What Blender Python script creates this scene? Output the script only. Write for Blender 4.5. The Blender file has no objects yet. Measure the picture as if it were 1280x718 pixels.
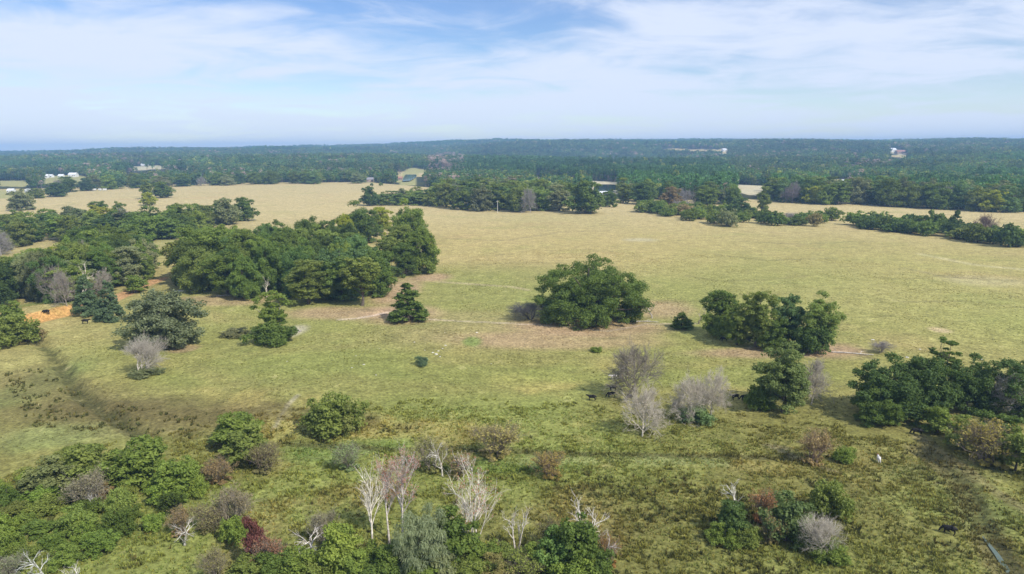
import bpy, math, random
import numpy as np
from mathutils import Vector, Matrix

random.seed(7)
RNG = np.random.default_rng(7)
SC = bpy.context.scene
COL = SC.collection

# ------------------------------------------------------------------ camera
CAM_H = 62.0
PITCH = math.radians(11.37)
ROLL = math.radians(0.403)           # the drone hangs a little askew: the horizon climbs to the right
EYE_Y = 185.0                        # photograph row of eye level at mid-width
FPX = 865.0                       # focal length in photograph pixels (1280 wide)
cd = bpy.data.cameras.new('camera')
cam = bpy.data.objects.new('camera', cd); COL.objects.link(cam)
cam.location = (0, 0, CAM_H)
cam.rotation_euler = (Matrix.Rotation(math.pi / 2 - PITCH, 3, 'X') @ Matrix.Rotation(-ROLL, 3, 'Z')).to_euler()
cd.sensor_width = 36.0
cd.lens = 36.0 * FPX / 1280.0
cd.clip_start = 1.0
cd.clip_end = 40000.0
SC.camera = cam

# ------------------------------------------------------------------ sun, sky, exposure
SUN_EL = math.radians(44)
SUN_DIR = Vector((0.72, -0.69, 0)).normalized() * math.cos(SUN_EL) + Vector((0, 0, math.sin(SUN_EL)))
sd = bpy.data.lights.new('sun', 'SUN')
sd.energy = 4.4
sd.angle = math.radians(0.6)
sd.color = (1.0, 0.95, 0.87)
sun = bpy.data.objects.new('sun', sd); COL.objects.link(sun)
sun.location = (200, -200, 300)
sun.rotation_euler = SUN_DIR.to_track_quat('Z', 'Y').to_euler()

world = bpy.data.worlds.new('World'); SC.world = world
world.use_nodes = True


def build_sky():
    nt = world.node_tree
    nt.nodes.clear()
    N = nt.nodes.new; L = nt.links.new
    out = N('ShaderNodeOutputWorld'); bg = N('ShaderNodeBackground')
    bg.inputs['Strength'].default_value = 0.125
    sky = N('ShaderNodeTexSky'); sky.sky_type = 'NISHITA'; sky.sun_disc = False
    sky.sun_elevation = SUN_EL
    sky.sun_rotation = math.atan2(SUN_DIR.x, SUN_DIR.y)
    sky.altitude = 100; sky.air_density = 1.0; sky.dust_density = 0.15; sky.ozone_density = 2.5
    tc = N('ShaderNodeTexCoord'); sep = N('ShaderNodeSeparateXYZ')
    L(tc.outputs['Generated'], sep.inputs[0])

    def math_(op, a, b=None, c=None, clamp=False):
        m = N('ShaderNodeMath'); m.operation = op; m.use_clamp = clamp
        for i, v in enumerate((a, b, c)):
            if v is None: continue
            if isinstance(v, (int, float)): m.inputs[i].default_value = v
            else: L(v, m.inputs[i])
        return m.outputs[0]
    zp = math_('MAXIMUM', sep.outputs[2], 0.0)
    den = math_('ADD', zp, 0.11)
    u = math_('DIVIDE', sep.outputs[0], den)
    v = math_('DIVIDE', sep.outputs[1], den)
    comb = N('ShaderNodeCombineXYZ')
    L(u, comb.inputs[0]); L(v, comb.inputs[1])
    mp = N('ShaderNodeMapping'); L(comb.outputs[0], mp.inputs[0])
    mp.inputs['Rotation'].default_value = (0, 0, math.radians(24))
    mp.inputs['Scale'].default_value = (0.62, 0.78, 1)
    mp.inputs['Location'].default_value = (7.9, 2.2, 0)
    n1 = N('ShaderNodeTexNoise'); n1.inputs['Scale'].default_value = 0.85
    n1.inputs['Detail'].default_value = 9; n1.inputs['Roughness'].default_value = 0.5
    n1.inputs['Distortion'].default_value = 0.55
    L(mp.outputs[0], n1.inputs['Vector'])
    n2 = N('ShaderNodeTexNoise'); n2.inputs['Scale'].default_value = 2.4
    n2.inputs['Detail'].default_value = 8; n2.inputs['Roughness'].default_value = 0.6
    n2.inputs['Distortion'].default_value = 0.9
    L(mp.outputs[0], n2.inputs['Vector'])
    s = math_('MULTIPLY_ADD', n2.outputs[0], 0.42, math_('MULTIPLY', n1.outputs[0], 0.72))
    ramp = N('ShaderNodeMapRange'); ramp.interpolation_type = 'SMOOTHSTEP'
    ramp.inputs['From Min'].default_value = 0.41; ramp.inputs['From Max'].default_value = 0.645
    ramp.inputs['To Min'].default_value = 0.16; ramp.inputs['To Max'].default_value = 0.95
    L(s, ramp.inputs['Value'])
    # thin veil is seen edge-on and so loses contrast towards the horizon, all the way round
    veil = N('ShaderNodeMapRange'); veil.interpolation_type = 'SMOOTHSTEP'
    veil.inputs['From Min'].default_value = 0.0; veil.inputs['From Max'].default_value = 0.13
    veil.inputs['To Min'].default_value = 0.62; veil.inputs['To Max'].default_value = 0.0
    L(sep.outputs[2], veil.inputs['Value'])
    fac = math_('MULTIPLY_ADD', math_('SUBTRACT', 1.0, veil.outputs[0]), ramp.outputs[0],
                math_('MULTIPLY', veil.outputs[0], 0.82))
    mix = N('ShaderNodeMix'); mix.data_type = 'RGBA'
    L(fac, mix.inputs[0])
    hs = N('ShaderNodeHueSaturation'); hs.inputs['Saturation'].default_value = 1.38
    hs.inputs['Value'].default_value = 0.92; hs.inputs['Hue'].default_value = 0.515
    L(sky.outputs[0], hs.inputs['Color'])
    L(hs.outputs[0], mix.inputs[6])
    mix.inputs[7].default_value = (5.5, 6.1, 7.35, 1)
    L(mix.outputs[2], bg.inputs['Color'])
    L(bg.outputs[0], out.inputs['Surface'])


build_sky()
SC.view_settings.view_transform = 'Standard'
SC.view_settings.look = 'None'
SC.view_settings.gamma = 1.0
SC.view_settings.exposure = 0.2
SC.view_settings.use_curve_mapping = False
SC.render.engine = 'CYCLES'
cy = SC.cycles
cy.max_bounces = 6; cy.diffuse_bounces = 3; cy.glossy_bounces = 2
cy.transmission_bounces = 2; cy.transparent_max_bounces = 4; cy.volume_bounces = 0
cy.use_denoising = True
cy.use_adaptive_sampling = True
cy.caustics_reflective = False; cy.caustics_refractive = False
cy.sample_clamp_indirect = 4.0

# ------------------------------------------------------------------ numeric helpers
cP, sP = math.cos(PITCH), math.sin(PITCH)
cR, sR = math.cos(ROLL), math.sin(ROLL)


def pixel_ray(px, py):
    a = (px - 640) / FPX; b = (359 - py) / FPX
    u = cR * a + sR * b; v = -sR * a + cR * b
    return u, cP + v * sP, -sP + v * cP


def smooth(a, b, x):
    t = np.clip((np.asarray(x, float) - a) / (b - a), 0, 1)
    return t * t * (3 - 2 * t)


def vnoise(x, y, seed=0):
    x = np.asarray(x, float); y = np.asarray(y, float)
    xi = np.floor(x); yi = np.floor(y)
    xf = x - xi; yf = y - yi

    def h(a, b):
        n = (a.astype(np.int64) * 374761393 + b.astype(np.int64) * 668265263 + seed * 982451653) & 0x7fffffff
        n = ((n ^ (n >> 13)) * 1274126177) & 0x7fffffff
        n = (n ^ (n >> 16)) & 0xffff
        return n / 65535.0
    u = xf * xf * (3 - 2 * xf); v = yf * yf * (3 - 2 * yf)
    a = h(xi, yi); b = h(xi + 1, yi); c = h(xi, yi + 1); d = h(xi + 1, yi + 1)
    return (a * (1 - u) + b * u) * (1 - v) + (c * (1 - u) + d * u) * v


def fbm(x, y, seed=0, octs=4):
    s = 0; a = 0.5
    for i in range(octs):
        s = s + a * vnoise(x * 2 ** i + 17.3 * i, y * 2 ** i - 9.1 * i, seed + i)
        a *= 0.5
    return s / (1 - 0.5 ** octs)


# ---- skyline of the far ridge, as (bearing expressed in pixels, height angle)
SKX = np.array([-1500, -200, 0, 100, 200, 320, 400, 480, 540, 580, 620, 680, 760, 860, 940, 1000, 1060, 1120, 1170, 1210, 1280, 1500, 3000], float)
SKY_ = np.array([200, 192, 190.2, 189.2, 187.3, 184.3, 182.6, 180.6, 179.5, 177.2, 175.6, 176.4, 175.6, 175.4, 175.2, 176.3, 177, 176.2, 175, 174.6, 176, 174, 166], float)
RDX = np.array([-1500, 800, 1000, 1200, 3000], float)
RDD = np.array([6400, 6400, 5800, 4600, 4300], float)

# gully and bank run in world coordinates; filled once at() on flat ground exists


def flat_at(px, py):
    dx, dy, dz = pixel_ray(px, py)
    t = -CAM_H / dz
    return np.array([dx * t, dy * t])


def poly_dist(X, Y, pts):
    """distance to an open polyline and the signed side (positive = left of travel)"""
    best = np.full(X.shape, 1e9); side = np.zeros(X.shape); par = np.zeros(X.shape)
    n = len(pts) - 1
    for i in range(n):
        ax, ay = pts[i]; bx, by = pts[i + 1]
        ex, ey = bx - ax, by - ay
        L2 = ex * ex + ey * ey
        t = np.clip(((X - ax) * ex + (Y - ay) * ey) / L2, 0, 1)
        dx = X - (ax + t * ex); dy = Y - (ay + t * ey)
        d = np.hypot(dx, dy)
        m = d < best
        best = np.where(m, d, best)
        side = np.where(m, ex * dy - ey * dx, side)
        par = np.where(m, (i + t) / n, par)
    return best, side, par


BANK = [flat_at(*p) for p in [(8, 412), (30, 408), (60, 401), (85, 395), (104, 391), (125, 384), (150, 374), (180, 360), (206, 350)]]
GULLY = [flat_at(*p) for p in [(40, 418), (55, 432), (72, 450), (84, 470), (97, 488), (118, 505), (150, 525), (185, 545)]]
DITCH = [flat_at(*p) for p in [(1150, 560), (1200, 600), (1222, 650), (1236, 680), (1256, 712), (1275, 740)]]


def height(X, Y):
    X = np.asarray(X, float); Y = np.asarray(Y, float)
    d = np.hypot(X, Y)
    u = np.where(Y > 1, X / np.maximum(Y, 1) * FPX + 640, np.where(X > 0, 3000, -1500))
    sk = np.interp(u, SKX, SKY_); rd = np.interp(u, RDX, RDD)
    hr = CAM_H + (EYE_Y - (u - 640) * sR - sk) / FPX * rd - 20
    h = hr * smooth(0, 1, (d - 1250) / (rd - 1250))
    h = h + smooth(1400, 3200, d) * (1 - smooth(0.70, 0.95, d / rd)) * (
        13 * np.sin(X / 410 + Y / 620) + 9 * np.sin(X / 230 - Y / 510 + 2) + 10 * np.sin(Y / 300 + 1.3 + X / 1100))
    # pasture swells
    near = 1 - smooth(900, 1400, d)
    h = h + near * (0.55 * np.sin(X / 37 + Y / 61) + 0.4 * np.sin(X / 23 - Y / 49 + 1) + 0.25 * np.sin(Y / 17 + X / 29))
    if np.any(d < 420):
        b, s, t = poly_dist(X, Y, BANK)
        amp = 2.4 * (1 - smooth(0.45, 0.75, t)) + 0.6
        fall = 1 - smooth(14, 40, b)
        h = h + np.where(s > 0, 1, 0) * amp * smooth(0, 5.0, b) * fall * (1 - smooth(0.97, 1.0, t)) * smooth(0, 0.04, t)
        g, s, t = poly_dist(X, Y, GULLY)
        h = h - 1.3 * (1 - smooth(0.4, 3.6, g))
        g, s, t = poly_dist(X, Y, DITCH)
        h = h - 1.0 * (1 - smooth(0.6, 3.2, g))
    return h


TS = np.geomspace(40, 16000, 2200)


def at(px, py):
    """ground point seen at a photograph pixel (real terrain intersection)"""
    dx, dy, dz = pixel_ray(px, py)
    x = dx * TS; y = dy * TS; z = CAM_H + dz * TS
    g = z - height(x, y)
    k = int(np.argmax(g < 0)) if np.any(g < 0) else len(TS) - 1
    if k == 0: k = 1
    a = g[k - 1] / (g[k - 1] - g[k] + 1e-12)
    t = TS[k - 1] + a * (TS[k] - TS[k - 1])
    X, Y = dx * t, dy * t
    return Vector((X, Y, float(height(np.array([X]), np.array([Y]))[0])))


def ground_z(x, y):
    return float(height(np.array([x]), np.array([y]))[0])


def project(X, Y, Z):
    rz = Z - CAM_H
    dep = Y * cP - rz * sP
    vv = (Y * sP + rz * cP) / dep; uu = X / dep
    return 640 + (cR * uu - sR * vv) * FPX, 359 - (sR * uu + cR * vv) * FPX, dep


def size_at(P, top, w):
    """real height and width in metres of a thing standing at P"""
    lo, hi = P.z, P.z + 120.0
    for _ in range(40):
        mid = (lo + hi) / 2
        if project(P.x, P.y, mid)[1] > top: lo = mid
        else: hi = mid
    dep = P.y * cP - (P.z - CAM_H) * sP
    return lo - P.z, w / FPX * dep


def in_poly(px, py, poly):
    px = np.asarray(px, float); py = np.asarray(py, float)
    inside = np.zeros(px.shape, bool)
    j = len(poly) - 1
    for i in range(len(poly)):
        xi, yi = poly[i]; xj, yj = poly[j]
        c = ((yi > py) != (yj > py)) & (px < (xj - xi) * (py - yi) / (yj - yi + 1e-12) + xi)
        inside ^= c
        j = i
    return inside


# ------------------------------------------------------------------ materials
def new_mat(name):
    m = bpy.data.materials.new(name); m.use_nodes = True
    m.node_tree.nodes.clear()
    return m, m.node_tree.nodes.new, m.node_tree.links.new


def leaf_material(name, instancer=False):
    m, N, L = new_mat(name)
    out = N('ShaderNodeOutputMaterial')
    if instancer:
        src = N('ShaderNodeAttribute'); src.attribute_type = 'INSTANCER'; src.attribute_name = 'tcol'
        base = src.outputs['Color']
    else:
        src = N('ShaderNodeObjectInfo'); base = src.outputs['Color']
    tint = N('ShaderNodeAttribute'); tint.attribute_type = 'GEOMETRY'; tint.attribute_name = 'tint'
    hs = N('ShaderNodeHueSaturation')
    L(base, hs.inputs['Color'])
    mr = N('ShaderNodeMapRange'); mr.inputs['To Min'].default_value = 0.518; mr.inputs['To Max'].default_value = 0.485
    L(tint.outputs['Fac'], mr.inputs['Value']); L(mr.outputs[0], hs.inputs['Hue'])
    mv = N('ShaderNodeMapRange'); mv.inputs['To Min'].default_value = 0.5; mv.inputs['To Max'].default_value = 1.6
    L(tint.outputs['Fac'], mv.inputs['Value']); L(mv.outputs[0], hs.inputs['Value'])
    df = N('ShaderNodeBsdfPrincipled'); df.inputs['Roughness'].default_value = 0.55
    df.inputs['Specular IOR Level'].default_value = 0.1
    tr = N('ShaderNodeBsdfTranslucent')
    tg = N('ShaderNodeMix'); tg.data_type = 'RGBA'; tg.blend_type = 'MULTIPLY'; tg.inputs[0].default_value = 1
    L(hs.outputs[0], tg.inputs[6]); tg.inputs[7].default_value = (1.3, 1.35, 0.6, 1)
    L(hs.outputs[0], df.inputs['Base Color']); L(tg.outputs[2], tr.inputs['Color'])
    mx = N('ShaderNodeMixShader'); mx.inputs[0].default_value = 0.33
    L(df.outputs[0], mx.inputs[1]); L(tr.outputs[0], mx.inputs[2])
    L(mx.outputs[0], out.inputs['Surface'])
    return m


def noise_material(name, c1, c2, scale=3.0, rough=0.9, objcol=False, bump=0.0, detail=5, spec=0.2):
    m, N, L = new_mat(name)
    out = N('ShaderNodeOutputMaterial'); b = N('ShaderNodeBsdfPrincipled')
    b.inputs['Roughness'].default_value = rough
    b.inputs['Specular IOR Level'].default_value = spec
    tc = N('ShaderNodeTexCoord'); n = N('ShaderNodeTexNoise')
    n.inputs['Scale'].default_value = scale; n.inputs['Detail'].default_value = detail
    L(tc.outputs['Object'], n.inputs['Vector'])
    r = N('ShaderNodeValToRGB')
    r.color_ramp.elements[0].position = 0.35; r.color_ramp.elements[1].position = 0.65
    r.color_ramp.elements[0].color = (*c1, 1); r.color_ramp.elements[1].color = (*c2, 1)
    L(n.outputs[0], r.inputs[0])
    col = r.outputs[0]
    if objcol:
        oi = N('ShaderNodeObjectInfo'); mm = N('ShaderNodeMix'); mm.data_type = 'RGBA'; mm.blend_type = 'MULTIPLY'
        mm.inputs[0].default_value = 1
        L(col, mm.inputs[6]); L(oi.outputs['Color'], mm.inputs[7]); col = mm.outputs[2]
    L(col, b.inputs['Base Color'])
    if bump:
        bp = N('ShaderNodeBump'); bp.inputs['Strength'].default_value = bump; bp.inputs['Distance'].default_value = 0.05
        L(n.outputs[0], bp.inputs['Height']); L(bp.outputs[0], b.inputs['Normal'])
    L(b.outputs[0], out.inputs['Surface'])
    return m


M = {}
M['leaf'] = leaf_material('foliage')
M['far_leaf'] = leaf_material('far_foliage', True)
M['bark'] = noise_material('bark', (0.07, 0.055, 0.04), (0.17, 0.14, 0.11), 4.0, bump=0.5)
M['grey_bark'] = noise_material('grey_bark', (0.22, 0.21, 0.19), (0.42, 0.40, 0.37), 5.0, objcol=True)
M['white_bark'] = noise_material('white_bark', (0.36, 0.33, 0.29), (0.80, 0.77, 0.71), 1.6, objcol=True)
M['log'] = noise_material('weathered_log', (0.32, 0.28, 0.24), (0.66, 0.62, 0.56), 2.0)
M['rock'] = noise_material('pale_stone', (0.42, 0.40, 0.36), (0.75, 0.72, 0.66), 3.0)
M['hide'] = noise_material('hide', (0.85, 0.85, 0.85), (1.0, 1.0, 1.0), 1.5, rough=0.6, objcol=True)
M['patched'] = noise_material('patched_hide', (0.75, 0.72, 0.68), (0.82, 0.80, 0.77), 1.0, rough=0.6)
M['white_wall'] = noise_material('white_siding', (0.66, 0.66, 0.64), (0.78, 0.78, 0.76), 0.6)
M['tan_wall'] = noise_material('tan_brick', (0.34, 0.25, 0.19), (0.44, 0.33, 0.26), 1.5)
M['tin_roof'] = noise_material('tin_roof', (0.62, 0.64, 0.66), (0.8, 0.81, 0.82), 0.5, rough=0.45)
M['grey_roof'] = noise_material('grey_shingle', (0.20, 0.20, 0.22), (0.32, 0.31, 0.32), 1.2)
M['red_roof'] = noise_material('rust_roof', (0.30, 0.15, 0.11), (0.42, 0.22, 0.17), 0.8)
M['glass'] = noise_material('window_glass', (0.03, 0.04, 0.05), (0.06, 0.07, 0.08), 1.0, rough=0.15, spec=0.5)
M['tyre'] = noise_material('rubber', (0.02, 0.02, 0.02), (0.04, 0.04, 0.04), 2.0)
M['pole'] = noise_material('pale_wood_pole', (0.5, 0.47, 0.42), (0.72, 0.69, 0.63), 2.0)


def ground_material():
    m, N, L = new_mat('pasture_ground')
    out = N('ShaderNodeOutputMaterial'); b = N('ShaderNodeBsdfPrincipled')
    b.inputs['Roughness'].default_value = 0.95; b.inputs['Specular IOR Level'].default_value = 0.05
    at_ = N('ShaderNodeAttribute'); at_.attribute_name = 'ground_col'
    tc = N('ShaderNodeTexCoord')

    def noise(scale, stretch=(1, 1, 1), detail=6, rough=0.6, rot=0.0, dist=0.0):
        mp = N('ShaderNodeMapping'); mp.inputs['Scale'].default_value = stretch
        mp.inputs['Rotation'].default_value = (0, 0, rot)
        L(tc.outputs['Object'], mp.inputs[0])
        n = N('ShaderNodeTexNoise'); n.inputs['Scale'].default_value = scale
        n.inputs['Detail'].default_value = detail; n.inputs['Roughness'].default_value = rough
        n.inputs['Distortion'].default_value = dist
        L(mp.outputs[0], n.inputs['Vector'])
        return n.outputs[0]

    def remap(x, a, c, lo, hi):
        r = N('ShaderNodeMapRange'); r.interpolation_type = 'SMOOTHSTEP'
        r.inputs['From Min'].default_value = a; r.inputs['From Max'].default_value = c
        r.inputs['To Min'].default_value = lo; r.inputs['To Max'].default_value = hi
        L(x, r.inputs['Value']); return r.outputs[0]

    def mul(col, v):
        x = N('ShaderNodeMix'); x.data_type = 'RGBA'; x.blend_type = 'MULTIPLY'; x.inputs[0].default_value = 1
        L(col, x.inputs[6]); L(v, x.inputs[7]); return x.outputs[2]

    def mixc(col, fac, rgb):
        x = N('ShaderNodeMix'); x.data_type = 'RGBA'
        L(fac, x.inputs[0]); L(col, x.inputs[6]); x.inputs[7].default_value = (*rgb, 1); return x.outputs[2]
    fine = noise(1.3, detail=5, rough=0.7)
    mid = noise(0.16, detail=6, rough=0.65)
    streak = noise(0.05, stretch=(0.55, 2.6, 1), detail=7, rough=0.7, rot=0.12, dist=0.6)
    big = noise(0.014, detail=5, rough=0.55, dist=0.5)
    gre = noise(0.022, stretch=(0.7, 1.3, 1), detail=6, rough=0.6, dist=0.8)
    col = at_.outputs['Color']
    col = mixc(col, remap(gre, 0.52, 0.72, 0.0, 0.30), (0.19, 0.24, 0.06))
    col = mixc(col, remap(big, 0.54, 0.72, 0.0, 0.26), (0.42, 0.27, 0.14))
    # thin dark sedge and weed streaks
    col = mixc(col, remap(streak, 0.56, 0.72, 0.0, 0.5), (0.13, 0.12, 0.05))
    # pale straw flecks
    col = mixc(col, remap(mid, 0.60, 0.75, 0.0, 0.35), (0.52, 0.44, 0.22))
    col = mul(col, remap(fine, 0.28, 0.72, 0.58, 1.42))
    col = mul(col, remap(noise(0.55, detail=4, rough=0.6, dist=0.4), 0.3, 0.7, 0.84, 1.15))
    col = mul(col, remap(mid, 0.3, 0.7, 0.85, 1.14))
    L(col, b.inputs['Base Color'])
    bp = N('ShaderNodeBump'); bp.inputs['Strength'].default_value = 0.6; bp.inputs['Distance'].default_value = 0.35
    L(fine, bp.inputs['Height']); L(bp.outputs[0], b.inputs['Normal'])
    L(b.outputs[0], out.inputs['Surface'])
    return m


M['ground'] = ground_material()


def grass_material():
    m, N, L = new_mat('grass_blades')
    out = N('ShaderNodeOutputMaterial')
    a = N('ShaderNodeAttribute'); a.attribute_name = 'blade_col'
    d = N('ShaderNodeBsdfDiffuse'); t = N('ShaderNodeBsdfTranslucent'); mx = N('ShaderNodeMixShader')
    mx.inputs[0].default_value = 0.3
    L(a.outputs['Color'], d.inputs['Color']); L(a.outputs['Color'], t.inputs['Color'])
    L(d.outputs[0], mx.inputs[1]); L(t.outputs[0], mx.inputs[2]); L(mx.outputs[0], out.inputs['Surface'])
    return m


M['grass'] = grass_material()


def water_material(name, col, rough=0.06):
    m, N, L = new_mat(name)
    out = N('ShaderNodeOutputMaterial'); b = N('ShaderNodeBsdfPrincipled')
    b.inputs['Base Color'].default_value = (*col, 1); b.inputs['Roughness'].default_value = rough
    b.inputs['IOR'].default_value = 1.33; b.inputs['Specular IOR Level'].default_value = 0.7
    tc = N('ShaderNodeTexCoord'); n = N('ShaderNodeTexNoise'); n.inputs['Scale'].default_value = 0.8
    L(tc.outputs['Object'], n.inputs['Vector'])
    bp = N('ShaderNodeBump'); bp.inputs['Strength'].default_value = 0.08; bp.inputs['Distance'].default_value = 0.1
    L(n.outputs[0], bp.inputs['Height']); L(bp.outputs[0], b.inputs['Normal'])
    L(b.outputs[0], out.inputs['Surface'])
    return m


M['water'] = water_material('pond_water', (0.10, 0.16, 0.17))
M['ditch_water'] = water_material('ditch_water', (0.10, 0.135, 0.105), 0.3)
M['dark_water'] = water_material('shaded_pond_water', (0.02, 0.03, 0.035))


# ------------------------------------------------------------------ mesh helpers
def quad_mesh(name, V, Q, mat=None, tint=None, smooth_=False):
    V = np.asarray(V, np.float32); Q = np.asarray(Q, np.int32)
    me = bpy.data.meshes.new(name)
    n = len(Q)
    me.vertices.add(len(V)); me.vertices.foreach_set('co', V.ravel())
    me.loops.add(n * 4); me.loops.foreach_set('vertex_index', Q.ravel())
    me.polygons.add(n)
    me.polygons.foreach_set('loop_start', np.arange(n, dtype=np.int32) * 4)
    me.polygons.foreach_set('loop_total', np.full(n, 4, np.int32))
    if smooth_: me.polygons.foreach_set('use_smooth', np.ones(n, bool))
    me.update(calc_edges=True)
    if tint is not None:
        a = me.attributes.new('tint', 'FLOAT', 'FACE')
        a.data.foreach_set('value', np.asarray(tint, np.float32))
    if mat: me.materials.append(mat)
    return me


class Tubes:
    def __init__(s): s.V = []; s.Q = []; s.n = 0

    def add(s, pts, rad, sides=6):
        pts = np.asarray(pts, float); k = len(pts)
        tan = np.gradient(pts, axis=0)
        ang = np.arange(sides) * 2 * math.pi / sides
        rings = []
        for i in range(k):
            t = tan[i] / (np.linalg.norm(tan[i]) + 1e-9)
            a = np.cross(t, (0.31, 0.95, 0.05) if abs(t[1]) < 0.8 else (1, 0, 0)); a /= np.linalg.norm(a)
            b = np.cross(t, a)
            rings.append(pts[i] + rad[i] * (np.cos(ang)[:, None] * a + np.sin(ang)[:, None] * b))
        V = np.concatenate(rings)
        base = s.n
        for i in range(k - 1):
            for j in range(sides):
                j2 = (j + 1) % sides
                s.Q.append((base + i * sides + j, base + i * sides + j2, base + (i + 1) * sides + j2, base + (i + 1) * sides + j))
        s.V.append(V); s.n += len(V)

    def mesh(s, name, mat, smooth_=True):
        return quad_mesh(name, np.concatenate(s.V), s.Q, mat, None, smooth_)


def twig_mesh(name, segs, mat, width=0.04):
    """segs: (n,7) start xyz, end xyz, width scale -> thin three-sided spikes"""
    S = np.asarray(segs, float); n = len(S)
    a = S[:, :3]; b = S[:, 3:6]; w = S[:, 6:7] * width
    t = b - a; t /= np.linalg.norm(t, axis=1, keepdims=True) + 1e-9
    r = np.cross(t, RNG.normal(size=(n, 3))); r /= np.linalg.norm(r, axis=1, keepdims=True) + 1e-9
    q = np.cross(t, r)
    V = np.zeros((n, 6, 3))
    for i in range(3):
        g = i * 2 * math.pi / 3
        o = math.cos(g) * r + math.sin(g) * q
        V[:, i] = a + o * w; V[:, 3 + i] = b + o * w * 0.45
    base = np.arange(n)[:, None] * 6
    Q = np.concatenate([base + np.array([[0, 1, 4, 3]]), base + np.array([[1, 2, 5, 4]]), base + np.array([[2, 0, 3, 5]])])
    return quad_mesh(name, V.reshape(-1, 3), Q, mat)


def leaf_mesh(name, rng, clumps, n, leaf, mat, aspect=0.62, droop=0.0, fill=0.45, down_keep=0.45, spray=0.42):
    C = np.asarray(clumps, float)            # cx cy cz rx rz
    w = C[:, 3] ** 2; w /= w.sum()
    idx = rng.choice(len(C), n, p=w)
    # each clump is a cluster of leafy sprays with air between them
    m = 14
    sd_ = rng.normal(size=(len(C), m, 3)); sd_ /= np.linalg.norm(sd_, axis=2, keepdims=True)
    low = (sd_[..., 2] < -0.2) & (rng.random((len(C), m)) > down_keep)
    sd_[..., 2] = np.where(low, -sd_[..., 2], sd_[..., 2])
    sr = rng.uniform(0.55, 1.0, (len(C), m, 1))
    sub = rng.integers(0, m, n)
    R3 = np.stack([C[idx, 3], C[idx, 3], C[idx, 4]], 1)
    e = rng.normal(size=(n, 3)); e /= np.linalg.norm(e, axis=1, keepdims=True)
    e *= (rng.random(n) ** fill)[:, None] * spray
    off = sd_[idx, sub] * sr[idx, sub] * 0.82 + e
    P = C[idx, :3] + off * R3
    d = off / (np.linalg.norm(off, axis=1, keepdims=True) + 1e-6) * 0.45 + e / spray * 0.55
    sub_t = rng.random((len(C), m))
    nrm = d * 0.95 + rng.normal(size=(n, 3)) * 0.5 + np.array([0, 0, 0.25])
    nrm /= np.linalg.norm(nrm, axis=1, keepdims=True)
    ref = rng.normal(size=(n, 3))
    if droop:
        ref = ref * (1 - droop) + (d * 0.8 + np.array([0, 0, -0.9])) * droop * 1.5
    t1 = ref - nrm * np.sum(ref * nrm, 1, keepdims=True); t1 /= np.linalg.norm(t1, axis=1, keepdims=True) + 1e-9
    t2 = np.cross(nrm, t1)
    s = leaf * rng.uniform(0.55, 1.15, n)[:, None]
    V = np.stack([P + t1 * s, P + t2 * s * aspect, P - t1 * s, P - t2 * s * aspect], 1).reshape(-1, 3)
    V[:, 2] = np.maximum(V[:, 2], 0.02)
    Q = np.arange(n * 4).reshape(n, 4)
    ct = rng.random(len(C))
    tint = np.clip(0.16 + 0.24 * ct[idx] + 0.20 * sub_t[idx, sub] + 0.30 * rng.random(n) + 0.06 * d[:, 2], 0, 1)
    return quad_mesh(name, V, Q, mat, tint)


# ------------------------------------------------------------------ tree prototypes
PROTO = {}       # kind -> list of dict(parts=[(part name, mesh, uses colour)], H, W)


def limbs_to(rng, clumps, H, r0, lean=(0, 0), n_limbs=9, mat='bark', base_z=0.0, fork=0.35):
    T = Tubes()
    top = np.array([lean[0], lean[1], H * 0.78])
    z = np.linspace(0, 1, 7)[:, None]
    tr = z * top + np.sin(z * 5 + rng.random() * 6) * np.array([0.02, 0.015, 0]) * H
    tr[0] = (0, 0, -0.4)
    rad = r0 * np.array([1.45, 1.0, 0.88, 0.74, 0.56, 0.36, 0.14])
    T.add(tr, rad, 8)
    C = np.asarray(clumps)
    pick = rng.choice(len(C), min(n_limbs, len(C)), replace=False)
    for i in pick:
        c = C[i, :3]
        f = np.clip(c[2] / (H * 0.78) * rng.uniform(0.3, 0.6), 0.12, 0.85)
        k = f * 6; a = int(k); st = tr[a] * (1 - (k - a)) + tr[min(a + 1, 6)] * (k - a)
        mid1 = st + (c - st) * 0.35 + np.array([0, 0, -0.02 * H]) + rng.normal(size=3) * 0.015 * H
        mid2 = st + (c - st) * 0.7 + rng.normal(size=3) * 0.02 * H
        rl = r0 * rng.uniform(0.26, 0.44)
        T.add([st, mid1, mid2, c], [rl, rl * 0.75, rl * 0.5, rl * 0.15], 5)
    return T.mesh('trunk_mesh', M[mat])


def dome_clumps(rng, k, R, z0, z1, r_lo, r_hi, f_lo=0.5, f_hi=0.95, flat=0.8, lump=0.25, zc=0.45, skirt=0.9, p=2.0):
    out = []
    ph = rng.random(4) * 6.28
    zm = z0 + (z1 - z0) * zc
    for i in range(k):
        # golden-angle spread for even cover, jittered
        g = (i + 0.5) / k
        ct = 1 - 2 * g + rng.normal() * 0.08
        ct = max(-0.95, min(0.98, ct))
        a = i * 2.39996 + rng.normal() * 0.25
        st = (1 - abs(ct) ** p) ** (1 / p)
        if ct < 0 and skirt: st = max(st, skirt * rng.uniform(0.75, 1.0))
        f = rng.uniform(f_lo, f_hi) * (1 + lump * math.sin(2 * a + ph[0]) * math.sin(3 * ct + ph[1]) + 0.5 * lump * math.sin(3 * a + ph[2]))
        f = min(f, 1.0); r = rng.uniform(r_lo, r_hi)
        zz = zm + ct * f * ((z1 - zm - r * 0.5) if ct > 0 else (zm - z0 - r * 0.4))
        out.append((math.cos(a) * st * f * (R - r * 0.6), math.sin(a) * st * f * (R - r * 0.6), max(zz, r * 0.5), r, r * flat))
    return out


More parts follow.
